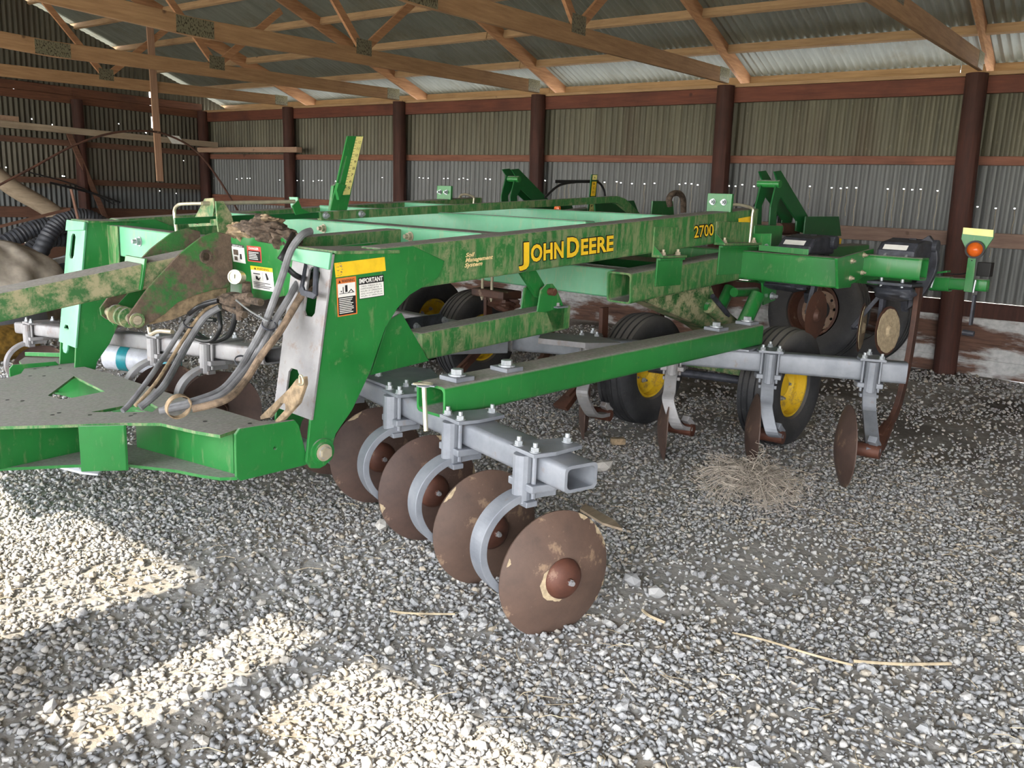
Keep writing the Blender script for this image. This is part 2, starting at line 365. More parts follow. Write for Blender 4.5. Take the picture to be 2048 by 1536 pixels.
# ---- floor
def gh(x, y): return .018*math.sin(1.7*x+.6)*math.cos(1.3*y)+.012*math.sin(4.1*x+2*y)-.01
nx_, ny_ = 150, 130; gx = np.linspace(-19, 9, nx_); gy = np.linspace(-6, 16, ny_)
mb = MB(); mb.v = [(x, y, gh(x, y)-.006) for y in gy for x in gx]
mb.f = [(j*nx_+i, j*nx_+i+1, (j+1)*nx_+i+1, (j+1)*nx_+i) for j in range(ny_-1) for i in range(nx_-1)]; mb.mi = [0]*len(mb.f)
floor = mb.build('floor', 'ground', smooth=True, kind='structure')
far = MB(); far.add([(-90, -90, -.06), (90, -90, -.06), (90, 90, -.06), (-90, 90, -.06)], [(0, 1, 2, 3)]); far.build('ground_outside', 'grassland', floor)
# ---- stones
PHI = (1+5**.5)/2
ico = np.array([(-1, PHI, 0), (1, PHI, 0), (-1, -PHI, 0), (1, -PHI, 0), (0, -1, PHI), (0, 1, PHI), (0, -1, -PHI), (0, 1, -PHI), (PHI, 0, -1), (PHI, 0, 1), (-PHI, 0, -1), (-PHI, 0, 1)])/math.hypot(1, PHI)
icf = np.array([(0, 11, 5), (0, 5, 1), (0, 1, 7), (0, 7, 10), (0, 10, 11), (1, 5, 9), (5, 11, 4), (11, 10, 2), (10, 7, 6), (7, 1, 8), (3, 9, 4), (3, 4, 2), (3, 2, 6), (3, 6, 8), (3, 8, 9), (4, 9, 5), (2, 4, 11), (6, 2, 10), (8, 6, 7), (9, 8, 1)])
def rotm(n):
    q = rng.normal(size=(n, 4)); q /= np.linalg.norm(q, axis=1)[:, None]; w_, x, y, z = q.T
    return np.stack([1-2*(y*y+z*z), 2*(x*y-z*w_), 2*(x*z+y*w_), 2*(x*y+z*w_), 1-2*(x*x+z*z), 2*(y*z-x*w_), 2*(x*z-y*w_), 2*(y*z+x*w_), 1-2*(x*x+y*y)], 1).reshape(n, 3, 3)
tmpl = []
for _ in range(28):
    p_ = rng.normal(size=(11, 3)); p_ /= np.linalg.norm(p_, axis=1)[:, None]; p_ *= rng.uniform(.82, 1.1, size=(11, 1)); p_ = p_*np.array([1.05, rng.uniform(.72, 1.0), rng.uniform(.6, .9)])
    bm_ = bmesh.new(); vs_ = [bm_.verts.new(q) for q in p_]; bmesh.ops.convex_hull(bm_, input=vs_); bmesh.ops.delete(bm_, geom=[v for v in bm_.verts if not v.link_faces], context='VERTS')
    bmesh.ops.triangulate(bm_, faces=bm_.faces); bmesh.ops.recalc_face_normals(bm_, faces=bm_.faces); bm_.verts.index_update()
    tmpl.append((np.array([v.co[:] for v in bm_.verts]), np.array([[v.index for v in f.verts] for f in bm_.faces]))); bm_.free()
camf = np.array([-_r[0][2], -_r[1][2]]); camf /= np.linalg.norm(camf)
def visible(x, y, mlo=1.5, mhi=99):
    rx = x*_r[0][0]+y*_r[1][0]-1.6*_r[2][0]; ry = x*_r[0][1]+y*_r[1][1]-1.6*_r[2][1]; rz = -(x*_r[0][2]+y*_r[1][2]-1.6*_r[2][2])
    u_ = rx/rz*1700; v_ = -ry/rz*1700
    return (rz > .5) & (abs(u_) < 1100) & (v_ < 850) & (rz > mlo) & (rz < mhi) & (y < YB-.1) & (x > XL+.1), rz
P = []
for d0, d1, dens, smin, smax in ((1.0, 3.4, 4800, .006, .0195), (3.4, 5, 3500, .007, .0195), (5, 7.5, 1900, .009, .020), (7.5, 11.5, 500, .012, .026)):
    n = int(dens*13*12); x = rng.uniform(-10.5, 2.5, n); y = rng.uniform(.3, 10.1, n)*1.0; keep = rng.uniform(0, 1, n) < 1.0
    ok, rz = visible(x, y, d0, d1); clump = np.sin(2.1*x+1.0)*np.cos(1.7*y+.3)+np.sin(5.3*x-2*y)*.6
    ok &= (rng.uniform(0, 1, n) < .66+.34*clump)
    ok &= ~((x > -3.6) & (y > 5.9+.25*np.sin(3*x)) & (y < 9.3) & (rng.uniform(0, 1, n) < .6))
    x, y = x[ok], y[ok]; s_ = smin+(smax-smin)*rng.uniform(0, 1, len(x))**1.8; P.append(np.stack([x, y, s_], 1))
P = np.concatenate(P)
def mkstones(P, name):
    cos_, fis_, base = [], [], 0; which = rng.integers(0, len(tmpl), len(P))
    for k in range(len(tmpl)):
        Q = P[which == k]; co, fi = stonebatch(Q, *tmpl[k]); cos_.append(co); fis_.append(fi+base); base += len(co)
    co = np.concatenate(cos_); fi = np.concatenate(fis_)
    me = bpy.data.meshes.new(name); me.vertices.add(len(co)); me.vertices.foreach_set('co', co.astype(np.float32).ravel())
    nf = len(fi)//3; me.loops.add(len(fi)); me.loops.foreach_set('vertex_index', fi.astype(np.int32)); me.polygons.add(nf)
    me.polygons.foreach_set('loop_start', np.arange(0, 3*nf, 3, dtype=np.int32)); me.update(calc_edges=True); me.materials.append(M['stones'])
    o = bpy.data.objects.new(name, me); COL.objects.link(o); return o
def stonebatch(P, tv, tf):
    n = len(P); yaw = rng.uniform(0, 2*np.pi, n); tl = rng.normal(0, .22, size=(n, 2)); T = tv[None]*P[:, 2][:, None, None]
    c, s_ = np.cos(yaw), np.sin(yaw); x, y, z = T[..., 0], T[..., 1], T[..., 2]
    z2 = z+x*tl[:, :1]+y*tl[:, 1:]; x2 = x*c[:, None]-y*s_[:, None]; y2 = x*s_[:, None]+y*c[:, None]
    g = .018*np.sin(1.7*P[:, 0]+.6)*np.cos(1.3*P[:, 1])+.012*np.sin(4.1*P[:, 0]+2*P[:, 1])-.01
    co = np.stack([x2+P[:, :1], y2+P[:, 1:2], z2+(g+P[:, 2]*rng.uniform(-.2, .38, n))[:, None]], 2).reshape(-1, 3)
    return co, (tf[None]+len(tv)*np.arange(n)[:, None, None]).reshape(-1)
gr = mkstones(P, 'gravel'); gr.parent = floor; gr['kind'] = 'stuff'
sm = []
for k in range(8):
    b = MB(); b.add((ico*(1+rng.uniform(-.16, .16, size=(12, 1)))*np.array([1, .85, .72])).tolist(), [tuple(f) for f in icf.tolist()]); sm.append(b.mesh('gravel_stone', 'stone'))
cnt = 0
while cnt < 288:
    x = random.uniform(-3.6, .6); y = random.uniform(.9, 4.2); ok, rz = visible(np.array([x]), np.array([y]), 1.0, 3.9)
    if not ok[0]: continue
    s_ = random.uniform(.017, .027)
    o = bpy.data.objects.new('gravel_stone', sm[cnt % 8]); COL.objects.link(o); o.parent = floor; o.location = (x, y, gh(x, y)+s_*.4)
    o.scale = (s_, s_*random.uniform(.8, 1), s_); o.rotation_euler = (random.gauss(0, .3), random.gauss(0, .3), random.uniform(0, 6.28)); cnt += 1
for k, (px, s_) in enumerate(((((-1.625,3.067,0.000)), .052), (((-1.496,3.043,0.000)), .046), (((-2.869,2.775,0.000)), .05), (((-2.421,1.563,0.000)), .03), (((-2.576,4.357,0.000)), .07), (((-1.782,1.981,0.000)), .028))):
    o = bpy.data.objects.new('gravel_stone', sm[k]); COL.objects.link(o); o.parent = floor; o.location = (px[0], px[1], s_*.35); o.scale = (s_, s_*.8, s_*.85); o.rotation_euler = (0, .1, k)

# ---- corrugated sheets
def corr(axis, c0, c1, lo, hi, out, pitch=.085, amp=.011, holes=(), off=None, nper=6):
    """sheet whose waves run along `axis` from c0 to c1; lo/hi = rail lines as functions of c"""
    n = max(2, int(round((c1-c0)/pitch*nper))); mb = MB()
    rows = [0.0, 1.0]
    zs = sorted(set([0.0, 1.0]+[h for hh in holes for h in (hh[2], hh[3])]))
    for i in range(n+1):
        c = c0+(c1-c0)*i/n; a = amp*math.sin(2*math.pi*c/pitch)
        A, B = V(lo(c)), V(hi(c))
        for z in zs: mb.v.append(tuple(A.lerp(B, z)+V(out)*a))
    m = len(zs)
    for i in range(n):
        cm = c0+(c1-c0)*(i+.5)/n
        for k in range(m-1):
            zm = (zs[k]+zs[k+1])/2
            if any(h[0] <= cm <= h[1] and h[2] < zm < h[3] for h in holes): continue
            mb.f.append((i*m+k, (i+1)*m+k, (i+1)*m+k+1, i*m+k+1)); mb.mi.append(0)
    return mb
wall_back = empty('wall_back', (-4.6, YB, 0), kind='structure')
ZS0, ZS1 = .76, 3.06
PW = .765
k = 0; x = -15.6
while x < XR:
    hl = []
    for j in range(9):
        if random.random() < (.6 if x > -9 else .4):
            c = x+.0425+j*.085+random.choice((0, .0142)); zz = (1.80 if x < -12 else 1.90 if x < -2.0 else 1.74) + random.uniform(-.012, .012)
            f = (zz-ZS0)/(ZS1-ZS0); hl.append((c-.0072, c+.0072, f, f+(.0042 if x > -9 else .0024)))
    b = corr('x', x, x+PW+.06, lambda c: (c, YB+.001*(k % 2), ZS0), lambda c: (c, YB+.001*(k % 2), ZS1), (0, 1, 0), holes=hl)
    ws_ = b.build('wall_sheet', 'wall', wall_back, off=(-4.6, YB, 0), smooth=True)
    for h_ in hl:
        c_ = (h_[0]+h_[1])/2; z_ = ZS0+h_[2]*(ZS1-ZS0)
        if c_ < -7.5 or random.random() < .25: continue
        st = MB(); n_ = 14; Ls = random.uniform(.25, .5); ph = random.uniform(0, 6)
        for i_ in range(n_+1):
            cc_ = c_+.005*math.sin(ph+i_*.8)*min(1, i_/3)+.0004*i_; zz_ = z_-Ls*i_/n_
            for dx_ in (-.0022, .0022): st.v.append((cc_+dx_, YB+.001*(k % 2)+.011*math.sin(2*math.pi*(cc_+dx_)/.085)-.0018, zz_))
        st.f = [(2*i_, 2*i_+1, 2*i_+3, 2*i_+2) for i_ in range(n_)]; st.mi = [0]*n_; st.build('drip_streak', 'streak', ws_, off=(-4.6, YB, 0))
    x += PW; k += 1
wall_left = empty('wall_left', (XL, 5, 0), kind='structure')
SLITS = [(((-15.630,9.022,2.985))[1], ((-15.630,9.021,2.967))[2], ((-15.630,9.039,3.310))[2]), (((-15.630,9.031,2.761))[1], ((-15.630,9.026,2.660))[2], ((-15.630,9.036,2.860))[2])]
y = -.6; k = 0
while y < YB-.05:
    y1 = min(y+PW+.05, YB) if y < YB-PW else YB+.56; hl = []
    for j in range(3):
        c = y+random.uniform(.1, .65); f = random.choice((.3, .52, .62)); hl.append((c-.008, c+.008, f, f+.004))
    for (sy, s0, s1) in SLITS:
        if y <= sy < y+PW: T_ = roofz(sy)+.03-.55; hl.append((sy-.022, sy+.022, (s0-.55)/T_, (s1-.55)/T_))
    b = corr('y', y, y1, lambda c: (XL-.03, c, .55), lambda c: (XL-.03, c, roofz(c)+.03), (1, 0, 0), holes=hl)
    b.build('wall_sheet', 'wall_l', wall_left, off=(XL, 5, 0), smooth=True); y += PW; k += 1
wall_right = empty('wall_right', (XR, 5, 0), kind='structure')
y = -.6
while y < YB-.05:
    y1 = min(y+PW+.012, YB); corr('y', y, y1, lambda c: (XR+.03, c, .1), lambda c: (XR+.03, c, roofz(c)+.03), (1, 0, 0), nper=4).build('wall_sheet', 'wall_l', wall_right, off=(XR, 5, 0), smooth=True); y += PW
# ---- posts (round-ish poles for the back wall, seen from inside)
def post(x, y, z1, r, par, off, sq=False, lean=0):
    b = MB(); n = 12; rows = 6
    for k in range(rows+1):
        z = -.05+(z1+.05)*k/rows
        for i in range(n):
            a = 2*math.pi*i/n+.26; rr = r*(1+.05*math.sin(3*a+k))*(1.12-.12*k/rows)
            b.v.append((x+rr*math.cos(a)-lean*z, y+rr*math.sin(a)*.9, z))
    b.f = [(k*n+i, k*n+(i+1) % n, (k+1)*n+(i+1) % n, (k+1)*n+i) for k in range(rows) for i in range(n)]+[tuple(range(n))[::-1], tuple(range(rows*n, rows*n+n))]; b.mi = [0]*len(b.f)
    return b.build('post', 'post', par, off=off, smooth=True)
LEAN = .035
for i, x in enumerate(POSTS[:-1]): post(x+LEAN*2.2, YB-.17, 3.06, .105, wall_back, (-4.6, YB, 0), lean=LEAN)
for y in (7.56, 4.95, 2.4, 0.0): post(XL+.16+LEAN*2.2, y, 3.0, .10, wall_left, (XL, 5, 0), lean=LEAN)
# ---- plates, girts, skirt boards of the back wall
o4 = (-4.6, YB, 0)
def bboard(par, off, p0, p1, mat, name='girt', bev=.004, label=None):
    b = MB(); b.box(p0, p1); return b.build(name, mat, par, off=off, bevel=bev, label=label)
segs = [XL]+[.5*(POSTS[i]+POSTS[i+1]) if False else POSTS[i] for i in range(2, len(POSTS)-1, 2)]+[XR]
for i in range(len(segs)-1):
    a, b_ = segs[i]+.01, segs[i+1]-.01
    bboard(wall_back, o4, (a, YB-.12, 2.87), (b_, YB-.075, 3.04), 'plate', 'top_plate')
    bboard(wall_back, o4, (a, YB-.12, 3.045), (b_, YB+.02, 3.085), 'purlin', 'plate_cap')
    bboard(wall_back, o4, (a, YB-.075, 2.165), (b_, YB-.03, 2.255), 'girt', 'girt')
    tilt = 1.34 if i else 1.39
    bboard(wall_back, o4, (a, YB-.075, 1.335), (b_, YB-.03, 1.485), 'girt_low' if b_ > -5 else 'girt', 'girt', label='weathered grey lower girt board' if b_ > -5 else None)
    bboard(wall_back, o4, (a, YB-.07, .60), (b_, YB-.02, .76), 'post', 'girt', label='dark lowest girt board')
zk = [.0, .16, .33, .50, .60]
for i in range(len(segs)-1):
    for z0, z1 in zip(zk[:-1], zk[1:]):
        bboard(wall_back, o4, (segs[i]+.006, YB-.055-random.uniform(0, .012), z0-.001-.02*(z0 == 0)), (segs[i+1]-.001, YB-.015, z1-.001), 'kick', 'skirt_board')
# left wall boards
o5 = (XL, 5, 0)
for a, b_ in ((-.5, 2.42), (2.42, 7.53), (7.53, 10.05)):
    bboard(wall_left, o5, (XL, a, 2.93), (XL+.05, b_, 3.06), 'plate_y', 'top_plate'); bboard(wall_left, o5, (XL, a, 3.065), (XL+.045, b_, 3.2), 'plate_y', 'top_plate')
    bboard(wall_left, o5, (XL, a, 2.21), (XL+.04, b_, 2.31), 'girt_y'); bboard(wall_left, o5, (XL, a, 1.56), (XL+.04, b_, 1.66), 'girt_y')
    bboard(wall_left, o5, (XL, a, .98), (XL+.04, b_, 1.16), 'girt_y'); bboard(wall_left, o5, (XL-.01, a, .0), (XL+.03, b_, .55), 'girt_y', 'skirt_board')
b = MB(); b.bar((-15.35, 7.33, 2.42), (-15.35, 7.95, .85), .09, .04, (1, 0, 0)); b.build('diagonal_brace', 'girt_y', wall_left, off=o5, bevel=.004)
# ---- roof: purlins, sheets, trusses are parts of the ceiling
ceiling = empty('ceiling', (-4.6, 5.05, 3.0), kind='structure'); oc = (-4.6, 5.05, 3.0)
py = [10.63-.738*i for i in range(8)]
for y in py+[10.1-q for q in py]:
    x0 = XL-.2; first = True
    sl_ = -.35 if y > 5.05 else .35; z = roofz(y)
    while x0 < XR+.2:
        x1 = min(x0+5.45+(-2.7 if first else 0), XR+.3); first = False
        b = MB(); b.beam((x0+.006, y-.02, z), (x1-.006, y-.02, z), (0, .042, .042*sl_), (0, .02, .088)); b.build('purlin', 'purlin', ceiling, off=oc, bevel=.003); x0 = x1
x = XL-.25; k = 0
SP = [((-15.3, 8.8, 2.42))]
while x < XR+.2:
    for side in (0, 1):
        ye = 10.78 if side == 0 else -.68; a, b_ = x, x+PW+.07; hl = []
        e = .0012*(k % 2)
        lo_ = (lambda c, e=e: (c, 10.78, roofz(10.78)+.098+e)) if side == 0 else (lambda c, e=e: (c, -.68, roofz(-.68)+.098+e))
        hi_ = lambda c, e=e: (c, 5.05, roofz(5.05)+.098+e)
        corr('x', a, b_, lo_, hi_, (0, 0, 1), holes=()).build('roof_sheet', 'roof', ceiling, off=oc, smooth=True)
    x += PW; k += 1
def truss(x, lean=LEAN):
    t = empty('truss', (x, 5.05, 3.0)); t.parent = ceiling; t.location = Vector((x, 5.05, 3.0))-Vector(oc); off = (x, 5.05, 3.0)
    w_ = .04; m = lambda y: 10.1-y
    def pc(name, p0, p1, hgt, mat, dx=0):
        d = (V(0, *p1)-V(0, *p0)).normalized(); n = V(0, -d.z, d.y)
        if n.z < 0: n = -n
        b = MB(); b.beam((x-w_/2+dx, p0[0], p0[1]), (x-w_/2+dx, p1[0], p1[1]), (w_, 0, 0), n*hgt); ob = b.build(name, mat, t, off=off, bevel=.004)
        return ob
    # bottom chord in two pieces meeting at a splice, slightly sagging
    pc('bottom_chord', (9.98, 3.075), (4.69, 2.93), .165, 'chord'); pc('bottom_chord', (4.69, 2.93), (.12, 3.06), .165, 'chord')
    pc('top_chord', (10.75, 3.02), (5.05, 5.02), .20, 'rafter'); pc('top_chord', (-.65, 3.02), (5.05, 5.02), .20, 'rafter')
    for s_ in (1, 0):
        q = (lambda p: p) if s_ else (lambda p: (m(p[0]), p[1]))
        b = MB(); 
        for (p0, p1, h) in (((6.70, 3.16), (5.15, 4.85), .085), ((6.74, 3.14), (7.75, 3.98), .085)):
            p0, p1 = q(p0), q(p1); bb = MB(); bb.bar((x, p0[0], p0[1]), (x, p1[0], p1[1]), w_-.004, h, (1, 0, 0)); 
            bb2 = MB(); bb2.bar((x, p0[0], p0[1]), (x, p1[0], p1[1]), h, w_-.004, (1, 0, 0)); bb2.build('web', 'rafter', t, off=off, bevel=.003)
        for (cy, cz, sy, sz) in ((6.73, 3.165, .22, .16), (9.86, 3.16, .26, .16)):
            cy = cy if s_ else m(cy)
            for sd in (-1, 1):
                g = MB(); g.box((x+sd*(w_/2+.001)-.0012, cy-sy/2, cz-sz/2), (x+sd*(w_/2+.001)+.0012, cy+sy/2, cz+sz/2)); g.build('gusset_plate', 'gusset', t, off=off)
    for sd in (-1, 1):
        g = MB(); g.box((x+sd*(w_/2+.001)-.0012, 4.50, 2.94), (x+sd*(w_/2+.001)+.0012, 4.88, 3.09)); g.build('gusset_plate', 'gusset', t, off=off)
    return t
for x in POSTS[1:-1]: truss(x)
# ---- open front: added shade awning, header, front posts and added shadow casters
for i in range(30):
    a = XL+i*PW
    corr('x', a, a+PW+.07, lambda c: (c, -2.1, 3.0), lambda c: (c, -.55, 3.2), (0, 0, 1), nper=4).build('roof_sheet', 'roof', ceiling, off=oc, smooth=True)  # unseen awning, added so its shadow edge bounds the sunlit gravel
b = MB(); b.box((XL, -2.1, 2.88), (XR, -2.05, 3.0)); b.build('shade_awning_edge', 'chord', ceiling, off=oc)  # unseen front edge of the added awning, sets the shadow line
for x in (-15.4, -10.0, -5.2, 4.8): b = MB(); b.box((x, -2.1, -.05), (x+.14, -1.96, 2.9)); b.build('shade_awning_post', 'post', ceiling, off=oc)  # unseen posts under the added awning
wf = empty('wall_front', (-4.6, 0, 0), kind='structure'); of = (-4.6, 0, 0)
b = MB(); b.box((XL, -.03, 2.78), (XR, .03, 3.0)); b.build('header', 'chord', wf, off=of)
for x in (-12.85, -7.34, 3.6): post(x, 0, 2.8, .11, wf, of)
b = MB(); b.box((-3.06, -.14, -.03), (-2.56, -.02, 2.8)); b.build('shadow_panel', 'chord', wf, off=of)  # unseen panel added to cast the wide shadow stripe
b = MB(); b.box((-2.26, -.12, -.03), (-2.03, .0, 2.8)); b.build('post', 'post', wf, off=of)  # unseen post added to cast the narrow shadow stripe
b = MB(); b.box((-2.03, -.1, -.03), (-1.82, -.02, 1.03)); b.build('shadow_post', 'post', wf, off=of)  # unseen short post added for the stub of shadow beside the stripe
b = MB(); b.box((-4.3, -.12, .3), (-2.1, -.06, .76)); b.build('shadow_board', 'chord', wf, off=of)  # unseen low board added to shade the gravel near the opening

# ---- loose lumber and the clutter at the left
def thing(name, mb, mat, label, cat, bevel=0, smooth=False, group=None, origin=None):
    cx = [sum(v[i] for v in mb.v)/len(mb.v) for i in range(3)]; zmin = min(v[2] for v in mb.v); off = origin or (cx[0], cx[1], zmin)
    o = mb.build(name, mat, None, off=off, bevel=bevel, smooth=smooth); o.location = off; return tag(o, label, cat, group)
b = MB(); b.beam((-12.829, 7.38, 4.05), (-12.829, 7.44, 1.67), (.03, 0, 0), (0, .11, 0)); thing('hanging_board', b, 'loose', 'narrow pale board hanging straight down from a roof truss at the left', 'board', .003)
b = MB(); b.box((-15.35, 9.78, 2.27), (-12.33, 9.9, 2.36)); thing('shelf_plank', b, 'loose_x', 'short plank laid level across the back left corner posts', 'plank', .004)
b = MB(); b.beam((-14.55, 3.4, 2.40), (-14.55, 9.65, 2.34), (.10, 0, 0), (0, 0, .10)); thing('long_plank', b, 'log', 'long weathered plank lying along the left wall high on its supports', 'plank', .006)
b = MB(); b.box((-14.75, 5.2, 2.47), (-14.55, 6.2, 2.56)); thing('plank_offcut', b, 'loose_x', 'pale board end resting on top of the long weathered plank', 'board', .004)
b = MB(); b.prism([(-14.420,8.595,2.483), (-14.420,8.836,2.486), (-14.420,8.938,2.347), (-14.420,8.694,2.346)], (.004, 0, 0)); thing('sun_patch_card', b, 'white', 'small white card standing in for a sun patch on the side of the long weathered plank', 'card')  # thin white sheet in place of a sunlit patch on the plank
b = MB(); b.tube([(-11.000,4.251,1.440), (-11.000,4.768,1.732), (-11.000,5.322,2.051), (-11.000,5.809,2.236), (-11.000,6.252,2.299), (-11.000,6.571,2.275), (-11.000,6.976,2.108), (-11.000,7.319,1.752), (-11.000,7.662,1.265)], .014, 8)
thing('bent_rod', b, 'rust_dark', 'long thin rusty rod arched over the clutter at the left', 'rod', smooth=True)
b = MB(); b.tube([(-14.200,5.333,1.961), (-14.200,5.845,1.502), (-14.200,6.411,1.153), (-14.200,7.301,0.508)], .13, 14); thing('fallen_pole', b, 'log', 'thick grey brown log leaning down against the left wall', 'log', smooth=True)
b = MB(); b.tube([(-15.250,6.917,1.577), (-15.250,7.587,1.434), (-15.250,8.122,1.275)], .02, 6); b.tube([(-15.250,6.606,1.726), (-15.250,7.334,1.553), (-15.250,8.026,1.229)], .012, 6)
thing('black_cable', b, 'hose_black', 'two black cables draped behind the leaning log', 'cable', smooth=True)
b = MB(); b.bar((-10.900,5.190,1.516), (-10.900,5.261,1.103), .012, .05, (1, 0, 0)); b.bar((-10.900,4.232,1.029), (-10.900,5.162,1.273), .012, .035, (0, 0, 1))
thing('rusty_bracket', b, 'girt_y', 'rusty flat iron bracket in front of the black hoses', 'bracket')
def ribbed(pts, r, label):
    b = MB(); PP = catmull([V(p) for p in pts], 22); n = len(PP)
    b.tube(PP, lambda t_: r*(1+.055*math.sin(t_*n*1.9)), 18, smooth=False); return thing('ribbed_hose', b, 'blackpipe', label, 'hose', smooth=True)
ribbed([(-13.000,4.959,0.598), (-13.000,5.328,0.780), (-13.000,5.677,0.940), (-13.000,5.996,0.977), (-13.000,6.360,0.942)], .115, 'ribbed black drainage hose, the lowest loop at far left')
ribbed([(-12.600,5.400,0.374), (-12.600,5.628,0.822), (-12.600,5.851,1.066), (-12.600,6.139,1.126), (-12.600,6.462,0.984), (-12.600,6.675,0.703)], .11, 'ribbed black drainage hose arched highest behind the left green leg')
ribbed([(-13.300,5.383,0.317), (-13.300,5.680,0.599), (-13.300,5.974,0.741), (-13.300,6.343,0.738)], .11, 'ribbed black drainage hose curled between the two larger loops')
b = MB(); b.tube([(-12.000,5.076,0.035), (-12.000,5.458,0.387), (-12.000,5.702,0.515)], .15, 16); thing('black_pipe', b, 'blackpipe', 'smooth black pipe end under the ribbed hoses', 'pipe', smooth=True)
b = MB(); b.bar((-11.750,5.225,0.542), (-11.750,5.521,0.600), .1, .07); thing('white_board', b, 'sheet_white', 'white board poking out below the ribbed hoses', 'board')
# tarpaulin: crumpled heap
def heap(c, s, seed, n=28, m=14, ex=2.4, amp=.09):
    b = MB(); r_ = random.Random(seed); ph = [r_.uniform(0, 6) for _ in range(8)]
    for k in range(m+1):
        el = math.pi/2*k/m
        for i in range(n):
            a = 2*math.pi*i/n
            f = 1+amp*math.sin(5*a+ph[0]+3*el)+amp*.7*math.sin(9*a+ph[1]-5*el)+amp*.4*math.sin(14*a+7*el+ph[2])
            ce = math.cos(el)**(2/ex); se = math.sin(el)**(2/ex)
            b.v.append((c[0]+s[0]*ce*math.cos(a)*f, c[1]+s[1]*ce*math.sin(a)*f, c[2]+s[2]*se*(.85+.15*f)))
    b.f = [(k*n+i, k*n+(i+1) % n, (k+1)*n+(i+1) % n, (k+1)*n+i) for k in range(m) for i in range(n)]+[tuple(range(n))[::-1]]; b.mi = [0]*len(b.f); return b
thing('tarpaulin', heap((-11.2, 4.3, 0), (.9, .85, .88), 3, 72, 22, amp=.05), 'tarp', 'beige crumpled tarpaulin over a heap at the left edge', 'tarpaulin', smooth=True)
thing('grey_hood', heap((-9.45, 3.1, 0), (.55, 1.05, .5), 5, 40, 12, 4, .004), 'hood', 'smooth grey plastic cover behind the left green leg', 'cover', smooth=True)
def roll(p0, p1, r, bands, label):
    p0, p1 = V(p0), V(p1); o0 = empty('plastic_roll', (p0+p1)/2-V(0, 0, r), label, 'roll'); off = tuple(o0.location); OFF[o0.name] = off
    d = p1-p0; b = MB(); b.lathe(p0, d, [(r*.9, 0), (r, .01), (r, d.length-.01), (r*.9, d.length), (r*.8, d.length), (r*.8, 0)], 28, True); b.build('wrapped_roll', 'sheet_white', o0, smooth=True)
    for t0, t1, m_ in bands:
        b = MB(); b.lathe(p0, d, [(r*1.02, t0*d.length), (r*1.02, t1*d.length), (r*.99, t1*d.length), (r*.99, t0*d.length)], 28, True); b.build('tape_band', m_, o0, smooth=True)
roll((-6.900,3.496,0.194), (-6.400,3.814,0.161), .105, [(.22, .36, 'teal'), (.82, 1.0, 'cyan')], 'white wrapped roll with teal and pale blue bands behind the left disc gang')
roll((-7.200,3.833,0.211), (-7.100,3.949,0.194), .07, [], 'short white wrapped roll lying on top of the banded roll')
roll((-9.000,3.773,-0.172), (-9.300,4.225,-0.172), .10, [], 'crumpled white plastic roll beside the leftmost curved shank')
b = MB(); b.lathe((-8.350,3.159,0.117), (-.3, 1, 0), [(.0, -.4), (.15, -.4), (.17, -.37), (.17, .37), (.15, .4), (0, .4)], 24); thing('yellow_drum', b, 'drum', 'dirty yellow drum lying behind the leftmost curved shank', 'drum', smooth=True)
b = MB(); b.prism([(-4.730,2.090,0.030), (-4.684,2.152,0.050), (-4.537,2.241,0.040), (-4.472,2.174,0.030), (-4.554,2.129,0.030)], (0, 0, .012)); thing('white_sleeve', b, 'sheet_white', 'white plastic scrap on the gravel under the hitch plate', 'plastic', .003)
# big truck tyre against the back wall
def tyre_mesh(R, w, grooves, rim, big=False):
    h = w/2; pr = [(rim, -h*.62), (rim*1.06, -h*.85), ((R+rim)/2, -h), (R*.93, -h*.94), (R*.985, -h*.78)]
    for gx_ in grooves: pr += [(R, (gx_-.035)*w), (R-.012, (gx_-.02)*w), (R-.012, (gx_+.02)*w), (R, (gx_+.035)*w)]
    pr += [(R*.985, h*.78), (R*.93, h*.94), ((R+rim)/2, h), (rim*1.06, h*.85), (rim, h*.62)]
    b = MB(); b.lathe((0, 0, 0), (0, 0, 1), pr, 56, True); return b
TT = empty('truck_tyre', (0, 0, 0), 'large worn truck tyre on a rusty rim leaning on the back wall', 'tyre')
b = tyre_mesh(.56, .27, (-.3, -.1, .1, .3), .30); b.build('tyre', 'rubber', TT, smooth=True)
b = MB(); b.lathe((0, 0, 0), (0, 0, 1), [(.30, .11), (.275, .12), (.262, .09), (.258, -.02), (.225, -.04), (.215, -.045)], 48); rb = b.build('rim', 'rust_dark', TT, smooth=True)
hl = [[(.17*math.cos(a)+.017*math.cos(q), .17*math.sin(a)+.017*math.sin(q), -.045) for q in [2*math.pi*j/10 for j in range(10)]] for a in [2*math.pi*k/10 for k in range(10)]]
b = MB(); b.plate([(.216*math.cos(2*math.pi*k/40), .216*math.sin(2*math.pi*k/40), -.045) for k in range(40)], hl+[[(.12*math.cos(2*math.pi*k/24), .12*math.sin(2*math.pi*k/24), -.045) for k in range(24)]], (0, 0, -.012)); b.build('rim_disc', 'rim_tan', TT)
T2 = empty('truck_tyre', (0, 0, 0), 'second large truck tyre mostly hidden behind the rusty rimmed one', 'tyre'); b = tyre_mesh(.55, .26, (-.3, -.1, .1, .3), .30); b.build('tyre', 'rubber', T2, smooth=True)
TT.matrix_world = frame_mat((-3.0, 9.45, .57), (-.22, -.965, .13)); T2.matrix_world = frame_mat((-2.62, 9.78, .55), (-.22, -.965, .13))

